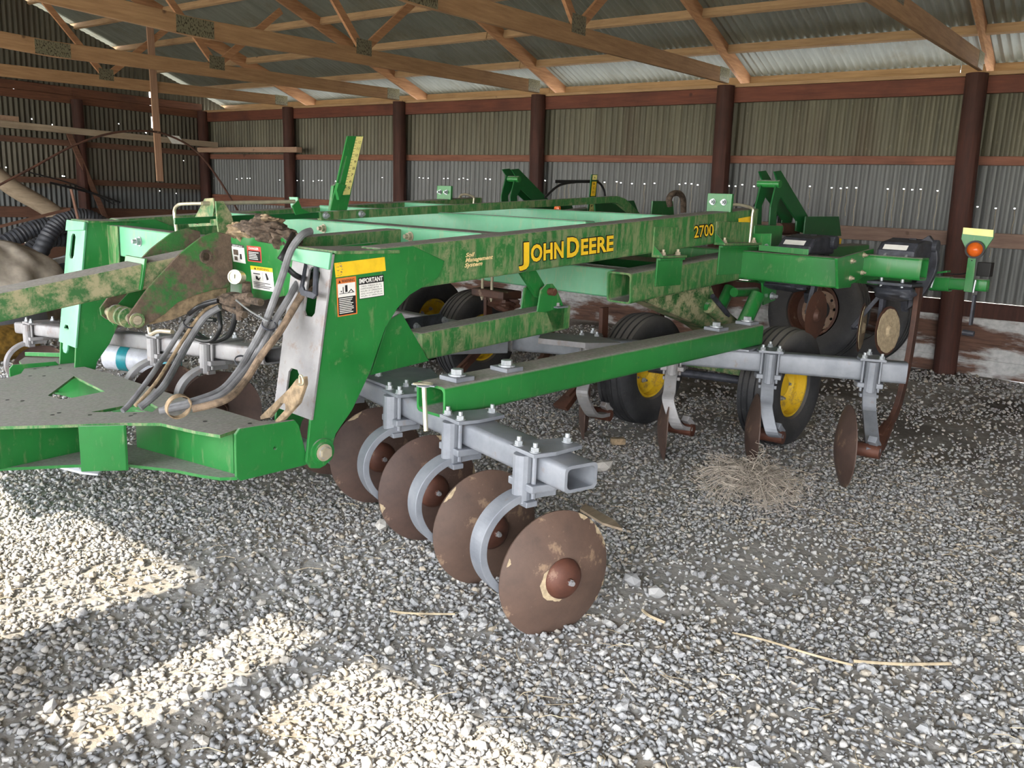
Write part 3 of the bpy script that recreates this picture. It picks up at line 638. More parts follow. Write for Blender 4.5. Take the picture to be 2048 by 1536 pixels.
# ---- dry plants
b = MB(); r_ = random.Random(5); c = V((-1.596,4.239,0.000))
root = V(c.x-.05, c.y+.13, .21)
for i in range(180):
    a = r_.uniform(0, 6.28); e = r_.uniform(-.5, .5); L_ = r_.uniform(.10, .27); p = [root+V(r_.gauss(0, .008), r_.gauss(0, .008), 0)]
    d = V(math.cos(a), math.sin(a)*.8-.25, e*.8+.05).normalized()
    for j in range(5): 
        d = (d+V(r_.gauss(0, .18), r_.gauss(0, .18), r_.gauss(0, .15)-.14)).normalized(); q = p[-1]+d*L_/4; q.z = max(q.z, .015); p.append(q)
    b.tube(p, lambda t_: .0034*(1-t_)+.0012, 3, smooth=False, caps=False)
    for j in (2, 3, 4, 5):
        for _ in range(2):
            e_ = p[j]+V(r_.gauss(0, .035), r_.gauss(0, .035), r_.gauss(0, .025)); b.tube([p[j], e_, e_+V(r_.gauss(0, .02), r_.gauss(0, .02), .01)], .0014, 3, smooth=False, caps=False)
thing('tumbleweed', b, 'twig', 'tangled dry grey tumbleweed lying on the gravel', 'plant')
def stick(name, pts, r, label): b = MB(); b.tube(pts, r, 6); return thing(name, b, 'straw', label, 'stick', smooth=True)
stick('dry_stem', [(-1.102,2.916,0.020), (-0.980,2.930,0.030), (-0.815,2.943,0.030), (-0.676,2.989,0.020)], .0045, 'long pale dry stem on the gravel, longer of the two at right')
stick('dry_stem', [(-0.682,3.021,0.020), (-0.544,3.105,0.025), (-0.402,3.248,0.020)], .006, 'shorter straight dry stem lying just right of the long one')
stick('dry_stem', [(-1.454,2.846,0.020), (-1.403,2.813,0.025), (-1.337,2.814,0.020)], .006, 'short forked pale stem right of the nearest disc')
stick('dry_stem', [(4.542,2.560,0.809), (4.244,2.400,0.571), (4.155,2.350,0.110)] if False else [(4.300,2.432,0.924), (4.200,2.378,0.552), (4.100,2.317,0.115)], .004, 'thin pale stem standing upright against the near green side arm')
stick('dry_stem', [(-2.176,2.150,0.030), (-2.091,2.200,0.030), (-1.974,2.301,0.030)], .004, 'pale straw on the gravel below the second disc')
b = MB(); b.bar((-2.829,4.871,0.030), (-2.760,4.942,0.030), .055, .045); thing('brick_piece', b, 'mud', 'small tan brick fragment on the gravel behind the near arm', 'brick', .008)
b = MB(); b.prism([(-2.263,3.671,0.030), (-2.020,3.576,0.030), (-1.934,3.503,0.030), (-2.049,3.502,0.030), (-2.241,3.589,0.030)], (0, 0, .012)); thing('flat_board', b, 'log', 'flat weathered wood scrap behind the nearest disc', 'board')
b = MB()
for i in range(1500):
    x = r_.uniform(-3.5, 1); y = r_.uniform(1.2, 6.5); ok, rz = visible(np.array([x]), np.array([y]), 1, 7)
    if not ok[0] or math.sin(2.3*x+1)*math.cos(1.9*y)+r_.uniform(-.6, .6) < 0: continue
    a = r_.uniform(0, 6.28); L_ = r_.uniform(.03, .12); z = gh(x, y)+.022; b.tube([(x, y, z), (x+math.cos(a)*L_*.5, y+math.sin(a)*L_*.5, z+.004), (x+math.cos(a+.2)*L_, y+math.sin(a+.2)*L_, z-.004)], .0013, 3, smooth=False, caps=False)
o = b.build('straw_litter', 'straw', floor); o['kind'] = 'stuff'

# ================================================================== THE TILLAGE IMPLEMENT
# local frame: x = rearward, y = towards its far side, z up
MU = (0.111035,0.993816)
ROOT0 = (5.0, 4.83, 0.0)
imp = empty('tillage_implement', (MU[0]*5.0-MU[1]*4.83, MU[1]*5.0+MU[0]*4.83, 0), 'green disc ripper with yellow lettering parked on gravel in the shed', 'farm implement', math.atan2(MU[1], MU[0]))
OFF[imp.name] = ROOT0
def part(name, b, mat, par=None, bevel=.004, smooth=False, label=None):
    return b.build(name, mat, par or imp, bevel=bevel, smooth=smooth, label=label, off=ROOT0)
def L(p): return V(p)-V(ROOT0)
# shared bolt mesh: washer, hexagonal nut and stud, along +z, unit = metres for an 18 mm bolt
def boltmesh(mat):
    b = MB(); b.cyl((0, 0, 0), (0, 0, .003), .021, n=14); b.cyl((0, 0, .003), (0, 0, .018), .0165, n=6); b.cyl((0, 0, .018), (0, 0, .034), .009, n=10); return b.mesh('bolt', mat)
BM = {'g': boltmesh('bolt'), 't': boltmesh('bolt_warm'), 'r': boltmesh('galv_rusty')}
def bheadmesh(mat):
    b = MB(); b.cyl((0, 0, 0), (0, 0, .005), .03, n=16); b.cyl((0, 0, .005), (0, 0, .022), .021, n=6); return b.mesh('bolt_head', mat)
BH = {'g': bheadmesh('bolt'), 't': bheadmesh('bolt_warm')}
def bolt(p, ax=(0, 0, 1), par=None, s=1.0, k='g', head=False):
    m = frame_mat(L(p), ax) @ Matrix.Diagonal((s, s, s, 1)); return inst('bolt', (BH if head else BM)[k], par or imp, m)
SL = .074                                   # the main frame rises towards the rear
def zt(u): return 1.342+SL*(u-2.187)        # top of the main beams
MC = 9.56
def mir(p): return (p[0], MC-p[1], p[2])
# ---- the two main beams and their front legs
NEAR = [(2.177,3.200,1.336), (2.639,3.200,1.370), (2.843,3.200,1.294), (2.799,3.200,1.211), (2.697,3.200,1.168), (2.622,3.200,1.135), (2.547,3.200,1.074), (2.476,3.200,0.985), (2.388,3.200,0.780), (2.288,3.200,0.612), (2.196,3.200,0.511), (2.168,3.200,0.426), (2.141,3.200,0.371), (2.108,3.200,0.361), (2.060,3.200,0.371), (2.037,3.200,0.404), (2.060,3.200,0.597)]
def rr(pts):            # rounded-ish slot from a centre, half sizes in the flange plane
    return pts
for side in (0, 1):
    q = (lambda p: p) if side == 0 else (lambda p: (p[0], MC-p[1], p[2]-.14*max(0, 1.1-p[2])/.7))
    sg = 1 if side == 0 else -1
    b = MB(); u0, u1 = 2.19, 5.98; w0, w1 = 3.204, 3.36
    wa = 3.204 if side == 0 else MC-3.36
    h = .215
    b.beam((u0+.25, wa, zt(u0+.25)-h), (u1, wa, zt(u1)-h), (0, .156, 0), (0, 0, h))
    mbm = part('main_beam', b, 'green_dusty', bevel=.012, label='green main beam with large yellow lettering' if side == 0 else None)
    # leg: two side plates and a slotted front plate
    b = MB(); b.prism([q(p) for p in NEAR], (0, sg*.016, 0)); lg = part('leg_plate', b, 'green', bevel=.003)
    b = MB(); b.prism([q((p[0], p[1]+.30, p[2])) for p in NEAR], (0, -sg*.016, 0)); part('leg_plate', b, 'green', bevel=.003)
    if side == 0: LEGN = lg
    # front plate follows the leaning front edge
    T_, B_ = V(NEAR[0]), V(NEAR[16]); dz = (B_-T_)/abs(B_.z-T_.z)
    def fp(wv, z):      # point in the front plate at lateral wv, height z
        p = T_+dz*(T_.z-z); return q((p.x-.004, wv, z))
    WA, WB = 3.19, 3.505
    def slot(wa_, wb_, za, zb):
        c = .02; return [fp(wa_+c, za), fp(wb_-c, za), fp(wb_, za-c), fp(wb_, zb+c), fp(wb_-c, zb), fp(wa_+c, zb), fp(wa_, zb+c), fp(wa_, za-c)]
    hs = [slot(3.27, 3.36, 1.27, 1.05), slot(3.33, 3.42, .80, .66)] if side == 0 else [slot(3.27, 3.35, 1.255, 1.09), slot(3.27, 3.36, .71, .55)]
    b = MB(); b.plate([fp(WA, 1.338), fp(WB, 1.338), fp(WB, .60), fp(WA, .60)], hs, (.012, 0, 0))
    part('leg_front_plate', b, 'green_glare' if side else 'galv_rusty', bevel=.002, label='pale green slotted leg face, sky glare painted in' if side else 'bare grimy slotted leg face')
    b = MB(); b.prism([fp(WA, 1.345), fp(WB+.01, 1.345), fp(WB+.01, 1.29), fp(WA, 1.27)], (-.014, 0, 0)); part('leg_cap', b, 'green_glare', bevel=.003)
    b = MB(); b.box(q((2.19, 3.19, 1.336)), q((2.55, 3.5, 1.352)) ) if side == 0 else b.box((2.19, MC-3.5, 1.336), (2.55, MC-3.19, 1.352)); part('leg_top_plate', b, 'green_dusty', bevel=.003)
    # hinge pin
    pc = V(q((2.117,3.200,0.441))); b = MB(); b.cyl(pc-V(0, sg*.03, 0), pc+V(0, sg*.36, 0), .028, n=20); pn = part('hinge_pin', b, 'bolt', smooth=True, bevel=0)
    b = MB(); b.lathe(pc-V(0, sg*.002, 0), (0, -sg, 0), [(.0, 0), (.062, 0), (.062, .010), (.045, .012), (.045, .02), (0, .02)], 28); part('hinge_washer', b, 'green', pn, 0, True)
    bolt(pc-V(0, sg*.018, 0), (0, -sg, 0), pn, 1.35, 't', head=True)
    # rear bracket on top with two bolts
    b = MB(); zz = zt(5.75); wc = wa
    b.box((5.55, wc-.01, zz-.02), (5.575, wc+.19, zz+.11)); br = part('end_bracket', b, 'green', bevel=.003)
    for dw in (.05, .14): bolt((5.55, wc+dw, zz+.05), (-1, 0, 0), br, 1.1)
    # U bolt over the beam end
    b = MB(); b.tube([(5.84, wa-.025, 1.33), (5.84, wa-.025, 1.56), (5.84, wa-.01, 1.625), (5.84, wa+.17, 1.63), (5.84, wa+.18, 1.45)], .011, 8); part('u_bolt', b, 'chrome', smooth=True, bevel=0)
# decals and lettering on the near beam (thin flat print on the faces)
FBLD = {}
def textmesh(txt, size, offset=0.0, shear=0.0, spacing=1.0):
    cu = bpy.data.curves.new('t', 'FONT'); cu.body = txt; cu.size = size; cu.offset = offset; cu.shear = shear; cu.space_character = spacing
    cu.align_x = 'LEFT'; cu.resolution_u = 3; cu.fill_mode = 'FRONT' if hasattr(cu, 'fill_mode') else cu.fill_mode
    o = bpy.data.objects.new('t', cu); COL.objects.link(o); dg = bpy.context.evaluated_depsgraph_get(); me = bpy.data.meshes.new_from_object(o.evaluated_get(dg))
    vv = [tuple(v.co) for v in me.vertices]; ff = [tuple(p.vertices) for p in me.polygons]
    bpy.data.objects.remove(o); bpy.data.meshes.remove(me); return vv, ff
def decal(name, mat, quads, par, label=None):
    """quads: list of (vertices, faces, matindex) already in implement coordinates"""
    b = MB()
    for v_, f_, mi in quads: b.add(v_, f_, mi)
    me = bpy.data.meshes.new(name); me.from_pydata([(x-ROOT0[0], y-ROOT0[1], z-ROOT0[2]) for x, y, z in b.v], [], b.f); me.update()
    for m_ in mat: me.materials.append(M[m_])
    me.polygons.foreach_set('material_index', b.mi)
    o = bpy.data.objects.new(name, me); COL.objects.link(o); o.parent = par
    if label: o['label'] = label
    return o
class Face:            # a flat print area: origin top-left, ex right, ey down, n out
    def __init__(s, p00, p10, p01, n, lift=.0012): s.o = V(p00)+V(n).normalized()*lift; s.ex = V(p10)-V(p00); s.ey = V(p01)-V(p00); s.n = V(n).normalized(); s.q = []
    def P(s, x, y, l=0): return tuple(s.o+s.ex*x+s.ey*y+s.n*l*.0006)
    def rect(s, x0, y0, x1, y1, mi, l=0): s.q.append(([s.P(x0, y0, l), s.P(x0, y1, l), s.P(x1, y1, l), s.P(x1, y0, l)], [(0, 1, 2, 3)], mi)); return s
    def poly(s, pts, mi, l=0): s.q.append(([s.P(x, y, l) for x, y in pts], [tuple(range(len(pts)))], mi)); return s
    def text(s, txt, x, y, h, mi, l=2, wid=None, off=0.0, shear=0.0, sp=1.0):
        # y = baseline (fraction down), h = cap height as fraction of ey
        v_, f_ = textmesh(txt, 1.0, off, shear, sp)
        if not v_: return s
        x0 = min(a[0] for a in v_); x1 = max(a[0] for a in v_); k = h/.69; kx = (wid/(x1-x0)) if wid else k*s.ey.length/s.ex.length
        s.q.append(([s.P(x+(a[0]-x0)*kx, y-a[1]*k, l) for a in v_], f_, mi)); return s
nW = (0, -1, 0)
def wf_(p, dw=0): return (p[0], p[1]-dw, p[2])
f = Face((3.364,3.200,1.375), (4.197,3.200,1.436), (3.371,3.200,1.270), nW, .004)
# JOHN DEERE with big initials: black outline beneath yellow
for (mi, off, l) in ((0, .075, 1), (1, .035, 3)):
    f.text('J', .0, 1.0, 1.0, mi, l, .10, off)
    f.text('OHN', .115, .98, .82, mi, l, .33, off, sp=1.05)
    f.text('D', .48, 1.0, 1.0, mi, l, .13, off)
    f.text('EERE', .63, .98, .82, mi, l, .37, off, sp=1.05)
decal('beam_lettering', ['black', 'decal_yellow'], f.q, imp, 'yellow beam lettering with black outlines')
f = Face((5.088,3.200,1.486), (5.336,3.200,1.505), (5.101,3.200,1.405), nW, .004)
for (mi, off, l) in ((0, .07, 1), (1, .01, 3)): f.text('2700', 0, .98, .95, mi, l, 1.0, off)
decal('beam_lettering', ['black', 'decal_yellow'], f.q, imp)
f = Face((2.977,3.200,1.334), (3.174,3.200,1.319), (2.976,3.200,1.258), nW, .004)
f.ex = V(f.ex.x, 0, .074*f.ex.x)
for i, tx in enumerate(('Soil', 'Management', 'System')): f.text(tx, (.0, .0, -.02)[i], .30+.34*i, .26, 0, 1, (.32, 1.0, .64)[i], .03, .25)
decal('beam_lettering', ['cream'], f.q, imp, 'small cream italic beam lettering')
f = Face((2.187,3.200,1.298), (2.466,3.200,1.320), (2.195,3.200,1.234), nW); f.rect(0, 0, 1, 1, 0)
for i in range(26): x = .03+.1*random.random(); y = random.random()*.9; f.rect(x, y, x+.03*random.random(), y+.05, 1, 1)
decal('yellow_label', ['decal_yellow', 'mud'], f.q, LEGN)
f = Face((5.674,3.200,1.545), (5.876,3.200,1.566), (5.684,3.200,1.495), nW, .004); f.rect(0, 0, 1, 1, 0); decal('yellow_label', ['decal_yellow'], f.q, imp)
def lines(f, x0, x1, y0, y1, n, mi, rag=.25, t_=.45, l=2):
    for i in range(n):
        y = y0+(y1-y0)*i/n; f.rect(x0, y, x1-random.random()*rag*(x1-x0), y+(y1-y0)/n*t_, mi, l)
f = Face((2.197,3.200,1.229), (2.305,3.200,1.237), (2.205,3.200,1.056), nW); f.rect(0, 0, 1, 1, 0).rect(.06, .15, .94, .50, 1, 1).rect(.06, .50, .94, .97, 2, 1)
f.text('WARNING', .25, .125, .075, 2, 2, .66, .01); f.poly([(.10, .125), (.16, .05), (.22, .125)], 2, 2)
f.rect(.12, .40, .88, .415, 2, 2).rect(.42, .20, .54, .38, 2, 2).poly([(.56, .40), (.72, .31), (.86, .40), (.80, .40), (.72, .345), (.62, .40)], 2, 2).rect(.30, .24, .34, .40, 2, 2).poly([(.20, .33), (.25, .33), (.25, .37), (.20, .37)], 2, 2)
lines(f, .1, .9, .53, .95, 9, 1, .3); decal('warning_label', ['orange', 'white', 'black'], f.q, LEGN, 'orange WARNING label with crushed figure pictogram')
f = Face((2.317,3.200,1.228), (2.461,3.200,1.239), (2.323,3.200,1.129), nW); f.rect(0, 0, 1, 1, 2).rect(.02, .33, .98, .97, 1, 1)
f.text('IMPORTANT', .03, .26, .20, 1, 2, .93, .035)
for i, tx in enumerate(('CHECK TORQUE ON ALL', 'HARDWARE AFTER 10', 'HOURS OF OPERATION', 'AND AGAIN AFTER 50', 'HOURS OF OPERATION')): f.text(tx, .07, .45+.115*i, .072, 2, 2, .84, .0)
decal('important_label', ['orange', 'white', 'black'], f.q, LEGN, 'white IMPORTANT torque label')
# ---- cross tubes between the beams
def cross(u, z1, hh=.19, ww=.13, w0=3.34, w1=6.22, mat='green_glare', name='cross_tube', bev=.01, label=None):
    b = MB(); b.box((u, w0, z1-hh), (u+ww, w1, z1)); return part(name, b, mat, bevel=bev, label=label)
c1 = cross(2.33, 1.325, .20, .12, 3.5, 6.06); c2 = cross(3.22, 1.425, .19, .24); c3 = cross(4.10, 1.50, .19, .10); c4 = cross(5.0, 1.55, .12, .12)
for p in ((2.330,5.581,1.244),): bolt(p, (-1, 0, 0), c1, 1.5)
for p in ((3.220,3.934,1.372), (3.220,4.825,1.372)): bolt(p, (-1, 0, 0), c2, 1.4, 't')
b = MB(); b.beam((2.45, 4.02, 1.20), (3.22, 4.02, 1.255), (0, .13, 0), (0, 0, .155)); part('centre_tube', b, 'green_dusty', bevel=.006)
b = MB(); b.prism([(2.325, 5.9, 1.325), (2.325, 5.9, 1.05), (2.32, 6.16, .95), (2.32, 6.16, 1.325)], (-.01, 0, 0)); part('gusset', b, 'green_dusty', bevel=.002)
# ---- long depth control strip above the frame
b = MB(); CS = [(3.108,4.700,1.481), (6.201,4.700,1.683), (6.322,4.700,1.661), (6.635,4.700,1.498), (6.494,4.700,1.496), (6.224,4.700,1.614), (6.150,4.700,1.621), (3.118,4.700,1.428)]
b.prism(CS, (0, .045, 0)); cs = part('depth_linkage_bar', b, 'green_dusty', bevel=.004)
for p in ((3.149,4.700,1.460), (3.425,4.700,1.474)): bolt(p, (0, -1, 0), cs, 1.1)
b = MB(); b.prism([(2.172,4.720,1.428), (3.151,4.720,1.481), (3.151,4.720,1.443), (2.170,4.720,1.392)], (0, .02, 0)); part('linkage_strap', b, 'green_deep', bevel=.002)
# depth scale plate with ruler print
b = MB(); DS = [(3.359,4.760,1.967), (3.485,4.760,1.977), (3.356,4.760,1.493), (3.227,4.760,1.490)]
sl0 = [(3.347,4.760,1.844), (3.355,4.760,1.841), (3.305,4.760,1.668), (3.293,4.760,1.667)]
b.plate(DS, [sl0], (0, .012, 0)); dp = part('depth_scale_plate', b, 'green', bevel=.002)
f = Face((3.426,4.760,1.969), (3.481,4.760,1.973), (3.320,4.760,1.592), nW, .003); f.rect(0, 0, 1, 1, 0)
for i in range(19): f.rect(.0, .06+.048*i, .35 if i % 2 else .22, .066+.048*i, 1, 1)
for i, tx in enumerate(('12', '11', '10', '9', '8', '7', '6', '5')): f.text(tx, .5, .12+.112*i, .045, 1, 1, .32)
decal('scale_label', ['pale_yellow', 'black'], f.q, dp)
b = MB(); b.prism([(3.256,4.740,1.666), (3.318,4.740,1.653), (3.260,4.740,1.559), (3.241,4.740,1.621)], (0, -.03, 0)); part('scale_pointer', b, 'green', dp, .002)
b = MB(); b.prism([(3.254,4.800,1.489), (3.278,4.800,1.647), (3.297,4.800,1.660), (3.285,4.800,1.490)], (0, .03, 0)); part('scale_guide', b, 'green', dp, .002)
# ---- crank rod, latch brackets
b = MB(); b.tube([(2.300,4.971,1.285), (2.300,4.999,1.406), (2.300,5.001,1.464), (2.300,4.959,1.492), (2.300,4.887,1.503), (2.360,4.774,1.511)], .0095, 10); cr = part('crank_rod', b, 'chrome', bevel=0, smooth=True)
b = MB(); b.cyl((2.360,4.774,1.511), (2.902,4.660,1.541), .012, n=12); part('crank_shaft', b, 'chrome', cr, 0, True)
b = MB(); b.prism([(2.400,4.822,1.539), (2.400,4.718,1.545), (2.400,4.709,1.500), (2.400,4.746,1.390), (2.400,4.979,1.370), (2.400,5.035,1.406), (2.400,4.963,1.418)], (.01, 0, 0)); part('latch_bracket', b, 'green_muddy', bevel=.002)
b = MB(); b.prism([(2.280,4.450,1.532), (2.324,4.450,1.534), (2.369,4.450,1.465), (2.380,4.450,1.421), (2.364,4.450,1.372), (2.323,4.450,1.325), (2.294,4.450,1.339), (2.285,4.450,1.417), (2.282,4.450,1.484)], (0, .014, 0)); part('latch_hook', b, 'green_muddy', bevel=.002, label='mud coated latch hook')
b = MB(); b.prism([(3.050,4.968,1.565), (3.050,4.867,1.567), (3.050,4.862,1.514), (3.050,4.945,1.495)], (.008, 0, 0)); part('rod_tab', b, 'green_glare', bevel=.002); b = MB(); b.prism([(2.847,4.600,1.515), (2.889,4.600,1.552), (2.913,4.600,1.502), (2.977,4.600,1.476), (2.871,4.600,1.462)], (0, .012, 0)); part('rod_bracket', b, 'green', bevel=.002)
b = MB(); b.prism([(2.380,5.006,1.404), (2.380,4.563,1.435), (2.380,4.565,1.399), (2.380,4.990,1.366)], (.012, 0, 0)); lb = part('latch_bar', b, 'green_muddy', bevel=.002)
bolt((2.380,4.879,1.395), (-1, 0, 0), lb, .6, 't'); bolt((2.380,4.730,1.408), (-1, 0, 0), lb, .6, 't')
# ---- label panel, gauge, manifold and the mud-covered upper hitch
b = MB(); b.prism([(2.270,4.275,1.360), (2.270,3.974,1.407), (2.270,3.784,1.388), (2.270,3.650,1.324), (2.270,3.689,1.175), (2.270,3.709,1.099), (2.270,3.989,1.038), (2.270,4.306,1.008)], (.012, 0, 0)); lp = part('label_panel', b, 'green', bevel=.003)
nU = (-1, 0, 0)
f = Face((2.270,4.272,1.315), (2.270,4.140,1.313), (2.270,4.256,1.221), nU); f.rect(0, 0, 1, 1, 1).rect(0, 0, 1, .14, 2, 1).text('IMPORTANT', .1, .12, .08, 1, 2, .8); f.rect(.1, .3, .5, .6, 3, 1).rect(.15, .68, .4, .9, 3, 1).rect(.6, .5, .75, .8, 2, 1); decal('white_label', ['orange', 'white', 'black', 'mud_dark'], f.q, lp)
f = Face((2.270,4.109,1.315), (2.270,3.968,1.317), (2.270,4.102,1.235), nU); f.rect(0, 0, 1, 1, 0).rect(.06, .3, .94, .93, 2, 1).text('DANGER', .14, .22, .14, 1, 2, .7, .02); lines(f, .12, .85, .38, .9, 5, 1, .3); decal('danger_label', ['red', 'white', 'black'], f.q, lp, 'red bordered label')
f = Face((2.270,4.077,1.214), (2.270,3.860,1.217), (2.270,4.057,1.096), nU); f.rect(0, 0, 1, 1, 1).rect(0, 0, 1, .17, 0, 1).text('WARNING', .3, .14, .10, 2, 2, .55, .01).poly([(.17, .14), (.22, .04), (.27, .14)], 2, 2); f.rect(.1, .3, .42, .34, 2, 1).poly([(.2, .42), (.28, .42), (.34, .52), (.42, .44), (.42, .5), (.34, .6), (.2, .56)], 2, 1).poly([(.65, .25), (.72, .25), (.8, .5), (.7, .55)], 2, 1).rect(.52, .22, .53, .62, 2, 1); lines(f, .08, .9, .68, .95, 4, 2, .4); decal('warning_label', ['decal_yellow', 'white', 'black'], f.q, lp, 'yellow headed WARNING label')
# arm bracket plates
AR = [(1.970,4.150,1.305), (2.043,4.150,1.356), (2.086,4.150,1.372), (2.132,4.150,1.382), (2.204,4.150,1.367), (2.210,4.150,1.196), (2.184,4.150,1.096), (2.095,4.150,1.086), (2.003,4.150,1.065), (1.907,4.150,1.032), (1.839,4.150,0.978), (1.762,4.150,0.939), (1.722,4.150,0.917), (1.688,4.150,0.917), (1.660,4.150,0.941), (1.657,4.150,0.978), (1.763,4.150,1.113), (1.925,4.150,1.271)]
for dw, n_ in ((0, 'near'), (.34, 'far')):
    b = MB(); b.prism([(p[0], p[1]+dw, p[2]) for p in AR], (0, .016, 0)); ap = part('lift_arm_plate', b, 'green_grimy', bevel=.003, label='mud stained lift arm plate' if dw == 0 else None)
    if dw == 0: AP = ap
b = MB(); c = V((2.063,4.150,1.258)); b.lathe(c, (0, -1, 0), [(.0, .0), (.020, .0), (.021, .012), (.034, .012), (.036, 0)], 24); part('pivot_boss', b, 'mud_dark', AP, 0, True)
c = V((1.697,4.150,0.958)); b = MB(); b.cyl(c-V(0, .012, 0), c+V(0, .40, 0), .022, n=20); pp = part('lift_pin', b, 'bolt_warm', bevel=0, smooth=True)
b = MB(); b.lathe(c-V(0, .002, 0), (0, -1, 0), [(.024, 0), (.036, 0), (.036, .012), (.024, .012)], 24, True); part('pin_collar', b, 'green_muddy', pp, 0, True)
b = MB(); b.cyl(c-V(.018, .014, 0), c-V(-.018, .014, 0), .005, n=8); part('cotter_pin', b, 'bolt_warm', pp, 0, True)
for dw in (.08, .14, .22): b = MB(); b.lathe(c+V(0, dw, 0), (0, 1, 0), [(.022, 0), (.05, 0), (.05, .02), (.022, .02)], 24, True); part('link_plate', b, 'green_muddy', pp, 0, True)
# brown under-arm tube
b = MB(); b.prism([(1.783,4.200,0.921), (1.941,4.200,1.030), (2.119,4.200,1.101), (2.202,4.200,1.090), (2.192,4.200,1.024), (2.046,4.200,0.985), (1.898,4.200,0.938)], (0, .12, 0)); part('under_link', b, 'mud', bevel=.006, label='tan mud covered link below the lift arm')
# upper draw link: long square tube running out of the picture to the left
p0 = V((2.080,4.220,1.279)); p1 = V((0.890,4.220,1.084)); 
b = MB(); d = (p1-p0); b.beam(p0-V(0, 0, .13), p1-V(0, 0, .15), (0, .19, 0), (0, 0, .13)); dl = part('draw_link', b, 'green_muddy', bevel=.01, label='dusty square draw link with peeling tan mud')
b = MB(); q0 = V((1.744,4.200,1.243)); b.beam(q0-V(.002, 0, .147), q0+V(.012, 0, -.147), (0, .23, 0), (.03, 0, .153)); part('link_collar', b, 'green', dl, .002)
b = MB(); b.prism([(1.869,4.500,1.116), (1.708,4.500,0.960), (1.691,4.500,0.930), (1.719,4.500,0.886), (1.745,4.500,0.911), (1.916,4.500,1.006), (2.042,4.500,1.080)], (0, -.014, 0)); part('lift_arm_plate', b, 'green', bevel=.002)
# mud lumps on top of the hitch
def blob(c, s, seed, amp=.25, n=26, m=16):
    b = MB(); r_ = random.Random(seed); ph = [r_.uniform(0, 6) for _ in range(9)]
    for k in range(m+1):
        th = math.pi*k/m
        for i in range(n):
            a = 2*math.pi*i/n; d_ = V(math.sin(th)*math.cos(a), math.sin(th)*math.sin(a), math.cos(th))
            f_ = 1+amp*(math.sin(4*d_.x+ph[0])*math.cos(5*d_.y+ph[1])+.6*math.sin(9*d_.z+6*d_.x+ph[2])+.4*math.sin(15*d_.y+11*d_.x+ph[3]))
            b.v.append((c[0]+d_.x*s[0]*f_, c[1]+d_.y*s[1]*f_, c[2]+d_.z*s[2]*f_))
    b.f = [(k*n+i, k*n+(i+1) % n, (k+1)*n+(i+1) % n, (k+1)*n+i) for k in range(m) for i in range(n)]; b.mi = [0]*len(b.f); return b
for (pt, s_, sd, m_) in (((2.285,4.000,1.413), (.09, .12, .045), 1, 'mud_dark'), ((2.306,3.900,1.391), (.10, .07, .05), 2, 'mud_dark'), ((2.307,3.800,1.362), (.07, .06, .05), 3, 'mud_dark'), ((2.284,4.100,1.390), (.07, .08, .04), 4, 'mud'), ((2.319,3.750,1.336), (.05, .06, .05), 5, 'mud_dark'), ((2.276,4.200,1.385), (.05, .05, .045), 6, 'mud'), ((2.328,4.000,1.444), (.06, .08, .03), 8, 'mud')):
    part('mud_clod', blob(pt, s_, sd), m_, bevel=0, smooth=True)
b = MB(); b.tube([(2.320,4.100,1.462), (2.343,4.050,1.450), (2.341,3.950,1.424), (2.327,3.850,1.384), (2.336,3.800,1.367)], .02, 10); part('mud_covered_hose', b, 'mud_dark', bevel=0, smooth=True)
# pressure gauge and manifold
c = V((2.140,3.996,1.166)); b = MB(); ax = V(-.75, -.55, .12).normalized(); b.lathe(c, ax, [(0, -.05), (.034, -.05), (.036, 0), (.036, .012), (.031, .012), (.030, .006), (0, .006)], 32, mi=0); ga = part('pressure_gauge', b, 'chrome', bevel=0, smooth=True)
b = MB(); b.lathe(c, ax, [(0, .0075), (.0295, .0075)], 24); part('dial', b, 'glass_dial', ga, 0)
b = MB(); b.bar(c+ax*.009+V(0, 0, .012), c+ax*.009-V(0, 0, .008), .003, .002, ax); part('needle', b, 'black', ga, 0)
b = MB(); b.cyl(c+V(.06, 0, -.03), c+V(.07, .02, -.14), .022, .03, 12); part('gauge_stem', b, 'mud_dark', ga, 0, True)
part('valve_manifold', blob((2.120,3.970,1.053), (.07, .12, .035), 21, .12), 'mud_dark', bevel=0, smooth=True, label='dirt caked valve manifold')
for i, (a_, b_) in enumerate((((2.100,4.087,1.046), (2.100,3.784,1.094)), ((2.100,4.037,1.016), (2.100,3.836,0.994)), ((2.100,3.809,1.072), (2.100,3.681,1.074)), ((2.100,3.892,1.063), (2.100,3.887,0.963)))):
    b = MB(); b.cyl(a_, b_, .018, n=10); part('hose_fitting', b, 'mud_dark', bevel=0, smooth=True)
